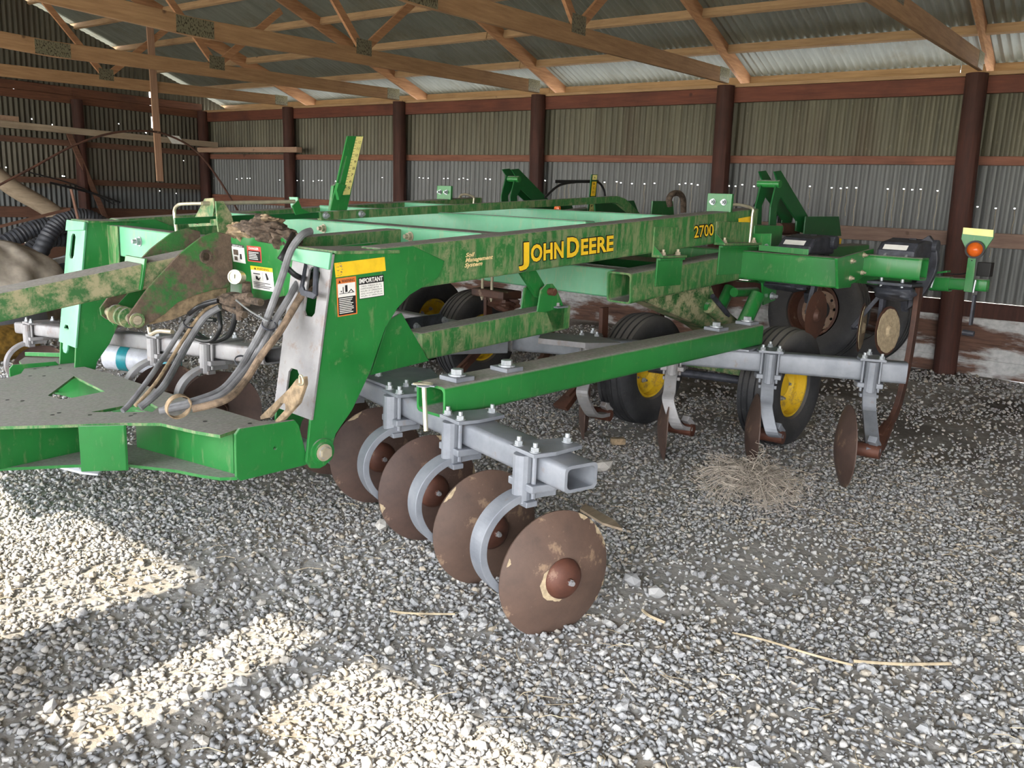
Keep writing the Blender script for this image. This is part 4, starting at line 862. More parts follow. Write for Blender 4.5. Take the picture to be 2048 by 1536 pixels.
# hoses
HO = [([(2.150,3.324,1.431), (2.100,3.318,1.414), (2.060,3.344,1.347), (2.030,3.360,1.247), (2.000,3.393,1.123), (1.980,3.448,1.004), (1.950,3.525,0.873), (1.850,3.459,0.798), (1.750,3.431,0.731), (1.620,3.449,0.694), (1.550,3.540,0.657)], .0165, 'hose'),
      ([(2.300,3.515,1.249), (2.180,3.465,1.199), (2.080,3.412,1.116), (2.020,3.443,1.002), (1.970,3.493,0.865), (1.850,3.428,0.787), (1.720,3.374,0.723), (1.600,3.454,0.680), (1.520,3.522,0.656)], .0155, 'hose'),
      ([(2.300,3.498,1.220), (2.180,3.415,1.169), (2.080,3.371,1.075), (2.000,3.363,0.973), (1.930,3.392,0.875), (1.830,3.366,0.771), (1.700,3.292,0.724), (1.580,3.343,0.692)], .0165, 'hose_mud'),
      ([(2.200,3.392,1.170), (2.120,3.371,1.119), (2.000,3.346,0.993), (1.900,3.349,0.867)], .010, 'hose_mud'),
      ([(2.400,3.632,1.250), (2.200,3.429,1.211), (2.100,3.362,1.229), (2.060,3.379,1.267), (2.050,3.391,1.288)], .013, 'hose_black'),
      ([(2.300,3.714,1.392), (2.140,3.517,1.334), (2.100,3.504,1.290), (2.400,3.942,1.404)][:3], .015, 'hose_black'),
      ([(2.100,4.088,1.041), (2.050,4.179,1.008), (2.000,4.250,0.924), (1.900,4.247,0.789), (1.720,4.081,0.682), (1.600,4.025,0.584), (1.550,4.004,0.554)], .013, 'hose'),
      ([(2.100,4.099,1.024), (2.050,4.165,0.978), (2.000,4.213,0.890), (1.900,4.191,0.771), (1.720,4.015,0.668), (1.600,3.980,0.575)], .009, 'mud'),
      ([(2.100,4.090,1.005), (2.050,4.145,0.955), (2.000,4.181,0.868), (1.900,4.137,0.754), (1.720,3.945,0.656), (1.600,3.924,0.579)], .0175, 'hose'),
      ([(2.100,4.148,0.930), (2.120,4.474,0.888), (2.120,4.589,0.823), (2.100,4.352,0.801), (2.080,4.143,0.827), (2.080,4.057,0.904), (2.100,4.107,0.982)], .012, 'hose_black'),
      ([(2.140,4.491,0.828), (2.140,4.291,0.796), (2.120,4.058,0.857), (2.100,3.948,0.943), (2.100,3.924,1.021)], .014, 'hose_black'),
      ([(2.050,4.011,1.047), (2.000,4.105,1.014), (1.980,4.188,0.965)], .012, 'hose_black')]
for pts, r_, m_ in HO: b = MB(); b.tube(pts, r_, 10); part('hydraulic_hose', b, m_, bevel=0, smooth=True)
b = MB(); c0 = V((1.560,3.430,0.689)); b.lathe(c0, (.0, 1, .25), [(.05, -.012), (.055, -.012), (.055, .012), (.05, .012)], 20, True); part('hose_clip', b, 'mud', bevel=0, smooth=True)
for p in ((1.930,3.564,0.825), (1.990,3.422,1.007), (2.000,4.223,0.910)): b = MB(); b.lathe(p, (.1, .55, -.7), [(.030, -.004), (.034, -.004), (.034, .004), (.030, .004)], 16, True); part('cable_tie', b, 'iron', bevel=0)
b = MB(); b.tube([(2.000,3.735,1.085), (1.970,3.552,1.056), (1.950,3.365,1.035)], .004, 6); part('cable_tie', b, 'bolt', bevel=0)
b = MB(); b.tube([(2.000,4.727,0.822), (2.000,4.704,0.788), (2.000,4.599,0.819), (2.000,4.432,0.837)], .012, 8); part('brass_fitting', b, 'bolt_warm', bevel=0, smooth=True)
# slotted cover frame round the slot in the right leg
def ring2(pts, inner, vec): b = MB(); b.plate(pts, [inner], vec); return b
o_ = [(2.170,3.389,1.297), (2.170,3.316,1.305), (2.170,3.292,1.291), (2.100,3.191,1.161), (2.100,3.219,1.141), (2.100,3.315,1.148), (2.100,3.331,1.169)]
i_ = [(2.170,3.381,1.280), (2.170,3.336,1.286), (2.170,3.320,1.276), (2.100,3.222,1.171), (2.100,3.290,1.173), (2.100,3.302,1.190)]
part('slot_grommet', ring2(o_, i_, (-.012, 0, 0)), 'iron', bevel=.002)
# forked wrench-like jack handle leaning at the leg foot
b = MB(); b.prism([(1.980,3.092,0.830), (1.980,3.155,0.808), (1.980,3.212,0.757), (1.960,3.434,0.585), (1.960,3.425,0.572), (1.960,3.350,0.597), (1.970,3.272,0.677), (1.970,3.234,0.684), (1.970,3.231,0.659), (1.960,3.308,0.590), (1.960,3.283,0.583), (1.970,3.245,0.609), (1.980,3.141,0.701), (1.980,3.089,0.795)], (-.02, 0, 0)); part('forked_lever', b, 'mud', bevel=.004, label='grey forked lever resting on the hitch')
b = MB(); b.tube([(1.950,3.120,0.789), (1.950,3.085,0.800), (1.950,3.092,0.833), (1.950,3.111,0.830), (1.950,3.112,0.799)], .004, 6); part('clip_pin', b, 'chrome', bevel=0)

# ---- hitch frame: top and bottom plates, webs, end plates
ZT, ZB = .585, .36
TOPO = [(0.826,4.236,0.508), (1.160,5.825,0.384), (1.528,5.827,0.384), (1.709,6.043,0.367), (1.824,6.351,0.343), (1.913,6.788,0.309), (2.022,7.022,0.291), (2.223,6.669,0.318), (2.116,6.184,0.356), (2.063,5.262,0.428), (1.971,4.194,0.511), (1.924,3.402,0.573), (2.034,3.308,0.581), (1.936,3.251,0.585), (1.778,3.323,0.579), (1.658,3.262,0.584), (1.625,3.423,0.572), (1.601,3.715,0.549), (1.480,3.858,0.538), (1.280,4.025,0.525), (1.086,4.202,0.511)]
HO1 = [(1.546,5.027,0.446), (2.097,6.127,0.361), (1.851,4.979,0.450), (1.563,4.806,0.464)]
HO1 = [(1.524,4.952,0.452), (1.895,5.637,0.399), (1.785,4.842,0.461), (1.531,4.748,0.468)]
HO2 = [(1.513,4.412,0.494), (1.756,4.184,0.512), (1.747,3.909,0.534), (1.621,3.924,0.532), (1.443,4.117,0.517), (1.446,4.267,0.506)]
HO2 = [(1.542,4.597,0.480), (1.477,4.310,0.502), (1.584,4.183,0.512), (1.745,4.467,0.490)]
HO2 = [(1.495,4.249,0.507), (1.711,4.304,0.503), (1.794,4.271,0.505), (1.771,4.124,0.517), (1.694,4.011,0.526)]
b = MB(); b.plate(TOPO, [HO1, HO2], (0, 0, -.014)); tp = part('hitch_top_plate', b, 'green_dusty', bevel=0)
b = MB(); BOT = [(0.829,4.345,0.275), (1.091,4.282,0.280), (1.349,4.082,0.295), (1.523,3.883,0.311), (1.623,3.632,0.330), (1.659,3.462,0.343), (1.694,3.347,0.352), (1.749,3.296,0.356), (1.874,3.550,0.337), (1.849,3.956,0.305), (1.745,4.242,0.283), (1.511,4.548,0.259), (0.963,4.981,0.225)]
b.prism(BOT, (0, 0, .014)); part('hitch_bottom_plate', b, 'green', bevel=0)
b = MB(); EP = [(1.738,3.240,0.604), (2.005,3.240,0.599), (2.025,3.240,0.573), (2.073,3.240,0.387), (2.060,3.240,0.377), (1.736,3.240,0.370), (1.715,3.240,0.390), (1.716,3.240,0.579)]
c = V((1.903,3.240,0.487)); hole = [(c.x+.008*math.cos(a*math.pi/4), c.y, c.z+.008*math.sin(a*math.pi/4)) for a in range(8)]
b.plate(EP, [hole], (0, .018, 0)); part('hitch_end_plate', b, 'green', bevel=.003)
b = MB(); b.plate([(p[0], MC-p[1], p[2]-.225) for p in EP], [], (0, -.018, 0)); part('hitch_end_plate', b, 'green', bevel=.003)
def web(pa, pb, name='hitch_web', mat='green', t_=.016, z0=.374, z1=.571):
    b = MB(); pa, pb = V(pa), V(pb); d = (pb-pa).normalized(); n_ = V(-d.y, d.x, 0)*t_
    k_ = lambda p: -.078*(p.y-3.25); b.beam((pa.x, pa.y, z0+k_(pa)), (pb.x, pb.y, z0+k_(pb)), n_, (0, 0, z1-z0)); return part(name, b, mat, bevel=0)
web((1.782,3.360,0.365), (1.712,4.224,0.298)); web((1.502,4.368,0.287), (1.089,4.273,0.294)); web((1.089,4.273,0.294), (0.758,4.172,0.302))
web((1.941,3.433,0.557), (2.044,5.960,0.360)); web((2.044,5.960,0.360), (2.002,6.844,0.291))
b = MB(); fpA, fpB = V((1.353,3.958,0.525)), V((1.500,3.819,0.536)); b.beam((fpA.x-.02, fpA.y, .365-.078*(fpA.y-3.25)), (fpB.x-.02, fpB.y, .365-.078*(fpB.y-3.25)), (.012, 0, 0), (0, 0, .215)); part('hitch_front_patch', b, 'green', bevel=.002)
b = MB(); b.beam((2.003,6.954,0.311), (2.226,6.524,0.345), (0, 0, .03), (.02, 0, 0)); part('hitch_rim', b, 'green', bevel=.002)
b = MB()
for (px_) in ((1.843,6.209,0.354), (1.769,5.794,0.387), (1.710,5.867,0.381), (1.964,6.096,0.363), (1.944,6.280,0.349), (1.330,4.967,0.451), (1.373,4.868,0.459), (1.341,4.314,0.502), (1.381,4.345,0.500), (1.616,4.026,0.524), (1.582,3.989,0.527), (1.753,3.588,0.559), (1.865,3.386,0.574), (1.462,4.170,0.513)):
    p = V(px_); b.cyl(p+V(0, 0, .0003), p+V(0, 0, .0012), .010, n=12)
part('plate_holes', b, 'black', tp, 0)

# ---- side arms (square tubes along the machine)
def sidearm(side, w0=2.60, w1=2.785):
    q = (lambda p: p) if side == 0 else mir
    a_, b_ = V(q((2.33, (w0+w1)/2, .755))), V(q((5.07, (w0+w1)/2, .82)))
    b = MB(); b.hollow(a_, b_, w1-w0, .135, .012); o = part('side_arm', b, 'green', bevel=0, smooth=True, label='bright green square side arm' if side == 0 else None)
    for u_ in (2.47, 2.78, 4.62, 5.0):
        z_ = .755+.065*(u_-2.33)/2.74+.0675; c = q((u_, (w0+w1)/2-.01, z_)); b = MB(); b.box((c[0]-.055, c[1]-.055, z_), (c[0]+.055, c[1]+.055, z_+.02)); pd = part('clamp_pad', b, 'galv', o, .003)
        bolt((c[0], c[1], z_+.02), (0, 0, 1), o, 1.3, head=True)
    return o
SA = sidearm(0); sidearm(1)
# drop pin hanging at the tube mouth
pA = V((2.290,2.691,0.813)); pB = V((2.270,2.649,0.634)); b = MB(); b.cyl(pA, pB, .0105, n=14); dpn = part('drop_pin', b, 'chrome', bevel=0, smooth=True)
b = MB(); b.lathe(pA+V(0, 0, .005), (0, 0, 1), [(0, 0), (.03, 0), (.03, .005), (0, .005)], 20); b.bar(pA+V(-.02, .05, .01), pA+V(.03, -.04, .01), .03, .006, (0, 0, 1)); part('pin_tab', b, 'galv', dpn, 0)
b = MB(); b.tube([pA+V(-.03, .03, .014), pA+V(-.01, -.03, .02), pA+V(.03, -.02, .016), pA+V(.02, .03, .014), pA+V(-.03, .035, .014)], .004, 6); part('ring_clip', b, 'chrome', dpn, 0)
# inner arms
for side in (0, 1):
    q = (lambda p: p) if side == 0 else mir
    wa = 3.30 if side == 0 else MC-3.44
    b = MB(); b.beam((2.78, wa, .775), (3.96, wa, .855), (0, .14, 0), (0, 0, .145)); ia = part('inner_arm', b, 'green_dusty', bevel=.01)
    b = MB(); b.prism([q(p) for p in ((2.461,3.290,0.743), (2.561,3.290,1.001), (2.644,3.290,1.038), (2.830,3.290,0.774))], (0, .014 if side == 0 else -.014, 0)); part('inner_arm_gusset', b, 'green', ia, .002)
    for dw in (0, .13):
        w_ = (3.30+dw) if side == 0 else MC-(3.30+dw)
        P_ = [(3.66, w_, .975), (3.68, w_, 1.10), (3.73, w_, 1.135), (3.78, w_, 1.135), (3.82, w_, 1.10), (3.90, w_, .985), (3.90, w_, .86), (3.80, w_, .86), (3.74, w_, .965)]
        b = MB(); b.prism([(p[0], p[1], p[2]) for p in P_], (0, .012, 0)); part('clevis_plate', b, 'green', ia, .002)
    b = MB(); w_ = 3.36 if side == 0 else MC-3.38; b.cyl((3.755, w_-.1, 1.09), (3.755, w_+.12, 1.09), .022, n=14); part('clevis_pin', b, 'rust', ia, 0, True)
    b = MB(); b.prism([(3.52, w_, 1.25), (3.66, w_, 1.25), (3.78, w_, 1.12), (3.77, w_, 1.06), (3.72, w_, 1.05)], (0, .03, 0)); part('hanger_link', b, 'green', ia, .003)
    b = MB(); b.box((3.80, w_-.09, .99), (3.90, w_+.0, 1.0)); part('clamp_pad', b, 'galv', ia, .002); bolt((3.84, w_-.05, 1.0), (0, 0, 1), ia, 1.1, 'r'); bolt((3.93, w_+.03, 1.0), (0, 0, 1), ia, 1.0)
# ---- gang plates and gang tubes
GF = [V(2.27, 1.80, .65), V(2.69, 4.05, .65)]
GLf = [V(2.69, 4.05, .65), V((2.302,5.432,0.650))+V(.08, 0, 0), V((1.716,6.017,0.650))+V(.08, 0, 0), V((1.337,6.793,0.650))+V(.08, 0, 0)]
def gang(p0, p1, name='gang_tube', mat='galv', w_=.15, h_=.10, label=None):
    b = MB(); b.hollow(p0, p1, w_, h_, .012); return part(name, b, mat, bevel=0, smooth=True, label=label)
g1 = gang(GF[0], GF[1], label='grey front gang tube with open rusty end')
GL = [V(2.56, 4.35, .665), V(2.385, 8.25, .33)]
g2 = gang(GL[0], GL[1], mat='galv_rusty')
GR = [V(5.40, 1.80, .67), V(4.12, 4.03, .67)]
g3 = gang(GR[0], GR[1], w_=.11, h_=.13, label='bluish grey rear gang tube')
g4 = gang(V(4.12, 5.63, .67), V(5.40, 7.86, .67), w_=.11, h_=.13)
b = MB(); b.hollow((4.13, 3.9, .67), (4.13, 5.76, .67), .11, .13, .012); part('gang_tube', b, 'galv_rusty', bevel=0)
for side in (0, 1):
    q = (lambda p: p) if side == 0 else mir
    b = MB(); b.prism([q(p) for p in ((2.50, 2.87, .702), (2.43, 3.0, .702), (2.50, 3.50, .702), (2.78, 3.55, .702), (2.90, 3.35, .702), (2.62, 2.86, .702))], (0, 0, .014)); gp = part('gang_plate', b, 'galv', bevel=.003)
    for p in ((2.52, 3.09, .716), (2.50, 2.98, .716), (2.68, 2.97, .716), (2.56, 3.36, .716)): bolt(q(p), (0, 0, 1), gp, .95)
# curved spring shank with clamp, hub and disc
DH = {}
def discset(name_i, tube, at, clamp, discc, ddir, D, near=False, outer=False, rot_s=None):
    """tube: gang tube object; at: clamp centre on the tube; discc: disc centre; ddir: disc axis (concave side away)"""
    at, dc, ax = V(at), V(discc), V(ddir).normalized()
    return at, dc, ax
def disc(c, ax, D, mat='disc', hubmat='rust', front=True, cap=True):
    key = (round(D, 3), mat)
    if key not in DH:
        R = D/2; b = MB(); dish = .055
        pr = [(0, 0)]+[(R*t_, -dish*t_*t_) for t_ in (.2, .35, .5, .65, .8, .92, 1.0)]+[(R*t_, -dish*t_*t_-.006) for t_ in (1.0, .9, .7, .45, .2)]+[(0, -.006)]
        b.lathe((0, 0, 0), (0, 0, 1), pr, 56); DH[key] = b.mesh('disc_blade', mat, smooth=True)
        R_ = D/2; b = MB(); rnd = random.Random(int(D*1000))
        DH[key+('m',)] = None
    m = frame_mat(L(c), ax); o = inst('disc_blade', DH[key], imp, m)
    h = (('hub', hubmat))
    if h not in DH:
        b = MB(); b.lathe((0, 0, 0), (0, 0, 1), [(0, .048), (.012, .048), (.014, .036), (.034, .034), (.060, .024), (.077, .007), (.079, -.002)], 36); DH[h] = b.mesh('hub_cap', hubmat, smooth=True)
        b = MB(); b.cyl((0, 0, .03), (0, 0, .052), .013, n=6); b.cyl((0, 0, .05), (0, 0, .062), .009, n=10); DH['nut'] = b.mesh('hub_nut', 'galv_rusty')
        b = MB(); b.cyl((0, 0, -.012), (0, 0, -.07), .045, .04, 20); b.cyl((0, 0, -.07), (0, 0, -.16), .035, .033, 18); DH[('bear', hubmat)] = b.mesh('hub_bearing', hubmat, smooth=True)
    I = Matrix.Identity(4)
    if cap: inst('hub_cap', DH[h], o, I); inst('hub_nut', DH['nut'], o, I)
    inst('hub_bearing', DH[('bear', hubmat)], o, I)
    return o
def shank(top, back, low, side, mat='galv', wdt=.08, depth=.0, cm='galv'):
    """C shaped flat spring: leaves the clamp at `top`, sweeps out along `back` and returns to `low`"""
    top, low = V(top), V(low); bk = V(back).normalized(); H_ = top.z-low.z; r_ = H_/2
    pts = [top-bk*.10, top-bk*.02]+[V(top.x, top.y, top.z-r_)+bk*(r_*1.18*math.sin(a)+.0)+V(0, 0, r_*math.cos(a)) for a in [math.radians(k) for k in (20, 45, 70, 95, 120, 145, 165)]]+[V(top.x, top.y, low.z)+bk*0.0, V(top.x, top.y, low.z)-bk*.06]
    n = len(pts); dv = V(low.x-top.x, low.y-top.y, 0)
    pts = [p+dv*(i/(n-1)) for i, p in enumerate(pts)]
    sv = bk.cross(V(0, 0, 1)).normalized()*wdt
    b = MB(); b.strip(pts, sv, .03); return part('curved_shank', b, mat, bevel=.003, smooth=False)
def clamp(c, tdir, tube, mat='galv', w_=.15, h_=.10, back=(-1, 0, 0)):
    """top and bottom clamp plates with four studs round the tube"""
    c = V(c); t_ = V(tdir).normalized(); n_ = V(back); n_ = (n_-t_*n_.dot(t_)).normalized(); hw = w_/2+.045
    b = MB(); z1 = c.z+h_/2; z0 = c.z-h_/2
    P_ = [c+t_*a+n_*q_ for a, q_ in ((-.06, -hw), (.06, -hw), (.085, hw*.2), (.075, hw), (-.075, hw), (-.085, hw*.2))]
    b.prism([(p.x, p.y, z1+.001) for p in P_], (0, 0, .016)); tp_ = part('clamp_plate', b, mat, bevel=.003)
    b = MB(); b.prism([(p.x, p.y, z0-.034) for p in P_], (0, 0, .03)); part('clamp_block', b, mat, tp_, .005)
    b = MB(); k = c+n_*(hw-.012); b.cyl((k.x, k.y, z0-.02)-V(0, 0, 0) if False else V(k.x, k.y, z0-.085), V(k.x, k.y, z1), .038, n=14); part('clamp_boss', b, mat, tp_, .003)
    b = MB(); q0 = c+n_*(hw-.02); b.bar(V(q0.x, q0.y, z0-.082)-t_*.055, V(q0.x, q0.y, z0-.082)+t_*.055, .05, .022); part('clamp_bar', b, mat, tp_, .003)
    for a, q_ in ((-.05, hw*.78), (.05, hw*.78), (.0, -hw*.80)):
        p = c+t_*a+n_*q_; bolt((p.x, p.y, z1+.017), (0, 0, 1), tp_, 1.0, 'g')
        b = MB(); b.cyl((p.x, p.y, z0-.06), (p.x, p.y, z1), .009, n=8); part('clamp_stud', b, mat, tp_, 0)
    return tp_
# near front gang: four sets, shank sweeps forward-left, disc to its right
def setgang(c_clamp, tdir, back, c_disc, ax, D, dmat, smat, hub, tw, th, reach=None):
    clamp(c_clamp, tdir, None, smat, tw, th, back); cc = V(c_clamp); bk = V(back).normalized(); cd_ = V(c_disc); axn = V(ax).normalized()
    top = V(cc.x, cc.y, cc.z-th/2-.055)+bk*(tw/2+.0)
    low = V(cd_.x, cd_.y, cd_.z-.10)-axn*.12
    lowp = V(low.x, low.y, low.z); shank(top, bk, lowp, 1, smat)
    b = MB(); b.bar(low-bk*.09+V(0, 0, .0), low+bk*.02, .06, .03); part('hub_arm', b, smat, bevel=.004)
    bolt(low-bk*.04+V(0, 0, .014), (0, 0, 1), None, .8, 'r')
    return disc(c_disc, ax, D, dmat, hub)
TD = (GF[1]-GF[0]).normalized()
def MUDPATCH(o, D, wc):
    m = o.matrix_basis.to_3x3(); ax = m @ V(0, 0, 1); up = (V(0, 0, 1)-ax*ax.z).normalized(); rt = up.cross(ax)*1.0; mi_ = m.inverted(); R = D/2; r_ = random.Random(int(wc*10))
    spec = [(60, 6, .93, 1.0), (48, 3, .95, 1.0), (36, 7, .92, 1.0), (22, 5, .94, 1.0), (-20, 4, .95, 1.0), (-35, 3, .95, 1.0), (158, 4, .9, .95), (200, 55, .32, .42), (250, 22, .32, .38)] if wc < 2.2 else [(r_.uniform(0, 360), r_.uniform(4, 10), .93, 1.0) for _ in range(3)]
    for a0, da, t0, t1 in spec:
        b = MB(); n = 8; pts = []
        for k in range(n+1):
            a = math.radians(a0+da*(2*k/n-1)); f_ = math.sin(math.pi*(k+.3)/(n+.6))*(.7+.5*r_.random()); ti = t1-(t1-t0)*f_ if t1 > .9 else t0; to = t1 if t1 > .9 else t0+(t1-t0)*f_
            for t_ in (ti, min(to, .998)):
                p = mi_ @ (rt*math.cos(a)+up*math.sin(a)); p = p*(R*t_); b.v.append((p.x, p.y, -.055*t_*t_+.0025))
        b.f = [(2*k, 2*k+1, 2*k+3, 2*k+2) for k in range(n)]; b.mi = [0]*n
        me = b.mesh('mud_patch', 'mud_white'); inst('mud_patch', me, o, Matrix.Identity(4))
def ontube(A, B, w_): t_ = (w_-A.y)/(B.y-A.y); return A.lerp(B, t_)
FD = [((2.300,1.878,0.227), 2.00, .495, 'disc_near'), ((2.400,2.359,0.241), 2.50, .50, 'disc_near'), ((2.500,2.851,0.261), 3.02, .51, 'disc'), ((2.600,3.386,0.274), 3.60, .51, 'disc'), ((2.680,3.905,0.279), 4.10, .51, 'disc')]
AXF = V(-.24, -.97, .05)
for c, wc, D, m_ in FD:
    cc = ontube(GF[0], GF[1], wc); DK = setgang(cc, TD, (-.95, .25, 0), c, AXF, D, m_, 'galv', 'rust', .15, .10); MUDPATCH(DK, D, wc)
# far front gang
for wq in (7.85, 5.62, 4.93):
    c = ontube(GL[0], GL[1], wq); setgang(c, (GL[0]-GL[1]).normalized(), (-1, .12, 0), c+V(.04, .10, -.40), (.5, .86, 0), .50, 'disc', 'galv_rusty', 'rust_dark', .15, .10)
# rear gang, near side: discs seen edge on, arms to the right of them
TR = (GR[1]-GR[0]).normalized()
RDS = [((4.850,1.949,0.271), 1.98, .49), ((4.850,2.540,0.226), 2.50, .49), ((4.620,3.051,0.200), 3.02, .49), ((4.550,3.665,0.181), 3.50, .47)]
def rearset(c, wc, D, q=lambda p: p, smat='galv', dm='disc'):
    A, B = V(q(tuple(GR[0]))), V(q(tuple(GR[1]))); wq = q((0, wc, 0))[1]; cc = ontube(A, B, wq); s_ = 1 if q((0, 1, 0))[1] == 1 else -1
    t_ = (B-A).normalized(); bk = V(-.87, -.50*s_, 0); clamp(cc, t_, None, smat, .11, .13, bk); cd_ = V(q(tuple(c))); axn = V(-.57, .82*s_, .0).normalized()
    top = V(cc.x, cc.y, cc.z-.12); low = cd_+V(.04, -.20*s_, -.01)
    b = MB(); mid = top+bk*.0; b.strip([top+V(.06, 0, .03)+bk*.0, top+bk*.10, top+bk*.17-V(0, 0, .10)+(low-top)*V(0, 1, 0).y*0, V(top.x, top.y, (top.z+low.z)/2+.02)+bk*.21, V((top.x+low.x)/2, (top.y+low.y)/2, low.z+.06)+bk*.16, low+bk*.02+V(0, 0, .02)], (bk.cross(V(0, 0, 1))).normalized()*.078, .026); part('curved_shank', b, smat, bevel=.003)
    b = MB(); b.cyl(cd_-axn*.04, cd_+V(.05, -.24*s_, 0), .042, .040, 16); part('hub_housing', b, 'rust', bevel=0, smooth=True)
    b = MB(); b.bar(low+V(.05, 0, .03), low+V(-.03, 0, .09), .05, .04); part('hub_arm', b, smat, bevel=.004); bolt(low+V(.03, 0, .06), (0, 0, 1), None, .9, 'r')
    disc(cd_, axn, D, dm, 'rust_dark', cap=False)
for c, wc, D in RDS: rearset(c, wc, D, smat='galv_rusty' if wc > 2.7 else 'galv')
for c, wc, D in RDS[1:]: rearset(c, wc, D, q=mir, smat='galv_rusty')
for side in (0, 1):
    q = (lambda p: p) if side == 0 else mir
    b = MB(); b.prism([q(p) for p in ((4.83, 2.56, .738), (4.70, 2.9, .738), (4.95, 2.95, .738), (5.12, 2.6, .738))], (0, 0, .012)); part('gang_plate', b, 'galv', bevel=.002)
    b = MB(); b.prism([q(p) for p in ((4.02, 3.22, .738), (3.90, 3.5, .738), (4.12, 3.66, .738), (4.30, 3.3, .738), (4.22, 3.10, .738))], (0, 0, .035)); part('gang_plate', b, 'galv_rusty', bevel=.002)
    b = MB(); b.beam(q((3.2, 4.3, .60)), q((4.05, 3.9, .60)), (0, .12, 0), (0, 0, .10)); part('gang_brace', b, 'galv', bevel=.006)
# ---- lower frame that carries wheels and ripper shanks
for side in (0, 1):
    wc = 3.235 if side == 0 else MC-3.235
    b = MB(); b.hollow((4.34, wc, 1.095), (5.75, wc, 1.205), .19, .195, .012); part('frame_tube', b, 'green_dusty', bevel=0, smooth=True, label='green frame tube with open square end' if side == 0 else None)
    b = MB(); b.hollow((5.9, wc, 1.215), (8.0, wc, 1.25), .19, .195, .012); part('frame_tube', b, 'green', bevel=0, smooth=True)
cross(4.52, 1.19, .19, .17, 3.33, 6.33, name='frame_cross_tube')
q_ = lambda p: p
b = MB(); b.box((5.66, 2.385, 1.115), (5.86, 7.275, 1.318)); part('frame_cross_tube', b, 'green', bevel=.012)
for side in (0, 1):
    q = (lambda p: p) if side == 0 else mir
    b = MB(); b.prism([q(p) for p in ((5.514,2.360,1.322), (5.588,2.360,1.120), (5.814,2.360,1.148), (6.028,2.360,1.199), (6.133,2.360,1.231), (6.100,2.360,1.381))], (0, .02 if side == 0 else -.02, 0)); ep = part('wing_end_plate', b, 'green', bevel=.003)
    for p in ((5.931,2.360,1.339), (5.742,2.360,1.302), (5.935,2.360,1.219), (5.753,2.360,1.187)): bolt(q(p), (0, -1 if side == 0 else 1, 0), ep, .9, 't')
    b = MB(); a_ = q((6.02, 2.36, 1.27)); b_ = q((6.02, 1.98, 1.27)); b.hollow(a_, b_, .14, .15, .01); part('wing_tube', b, 'green', bevel=0, smooth=True)
    b = MB(); b.beam(q((5.60, 2.97, 1.33)), q((5.60, 2.60, 1.325)), (0, 0, .04), (-.006, 0, 0)); part('stiffener', b, 'green', bevel=.002)
# brackets that clamp the main beam to the frame tube
def bracket(us, ue, zl, zh, side, zf):
    q = (lambda p: p) if side == 0 else mir; sg = -1 if side == 0 else 1
    w_ = 3.20 if side == 0 else MC-3.20
    b = MB(); b.box((us, min(w_, w_+sg*.012), zf), (ue, max(w_, w_+sg*.012), zh)); b.box((us, min(w_, w_+sg*.09), zf-.006), (ue, max(w_, w_+sg*.09), zf+.008)); o = part('clamp_bracket', b, 'green_dusty', bevel=.002)
    w2 = 3.14 if side == 0 else MC-3.14
    b = MB(); b.box((us-.03, min(w2, w2+sg*.012), zl), (ue-.02, max(w2, w2+sg*.012), zf-.014)); b.box((us-.03, min(w2, w_+sg*.09), zf-.022), (ue-.02, max(w2, w_+sg*.09), zf-.008)); part('clamp_bracket', b, 'green', bevel=.002)
    b = MB(); b.prism([(us, w_+sg*.012, zf+.008), (us, w_+sg*.085, zf+.008), (us, w_+sg*.012, zf+.07)], (.01, 0, 0)); part('clamp_rib', b, 'green', o, .001)
    for uu in (us+.05, ue-.06): bolt((uu, w_+sg*.055, zf+.008), (0, 0, 1), o, 1.1, 't'); bolt((uu, w_+sg*.055, zf-.022), (0, 0, -1), o, .9, 't')
for side in (0, 1):
    bracket(4.62, 4.90, 1.10, 1.475, side, 1.29); bracket(5.37, 5.90, 1.15, 1.52, side, 1.365)
# centre box above the far cross tubes and left edge boxes
b = MB(); b.box((5.2, 3.5, 1.15), (6.2, 6.1, 1.21)); part('frame_deck', b, 'green_deep', bevel=.004)
# ---- wheel carriage: rockshaft, links, wheels
b = MB(); b.prism([(4.565,3.300,1.030), (5.038,3.300,1.032), (5.534,3.300,1.083), (5.658,3.300,0.940), (6.002,3.300,0.725), (6.016,3.300,0.653), (5.757,3.300,0.628), (5.451,3.300,0.759)], (0, .16, 0)); part('rocker_arm', b, 'green_muddy', bevel=.012)
c = V((5.520,3.280,0.894)); b = MB(); b.lathe(c, (0, -1, 0), [(0, .02), (.018, .02), (.02, .008), (.035, .008), (.038, -.02)], 20); part('rocker_pivot', b, 'green', bevel=0, smooth=True)
b = MB(); b.cyl((5.501,3.270,0.907), (5.928,3.270,0.715), .055, n=16); part('lift_link', b, 'green_muddy', bevel=0, smooth=True)
for (a_, b_, r_) in (((6.008,3.400,1.009), (5.827,3.400,0.764), .045), ((5.800,3.050,0.997), (5.582,3.050,0.723), .055), ((5.720,3.200,1.004), (6.055,3.200,0.996), .035)):
    b = MB(); b.cyl(a_, b_, r_, n=14); part('wheel_strut', b, 'green', bevel=0, smooth=True)
b = MB(); b.cyl((5.419,3.200,0.992), (5.655,3.200,0.847), .018, n=12); b.cyl((5.534,3.200,0.928), (5.680,3.200,0.830), .011, n=10); part('lift_cylinder', b, 'iron', bevel=0, smooth=True)
b = MB(); b.prism([(5.505,3.080,1.105), (5.810,3.080,1.104), (5.892,3.080,1.079), (5.943,3.080,0.911), (6.127,3.080,0.939), (6.129,3.080,1.074), (6.028,3.080,1.097)], (0, -.012, 0)); pl = part('pivot_plate', b, 'green', bevel=.003)
bolt((6.040,3.060,0.977), (0, -1, 0), pl, 1.4)
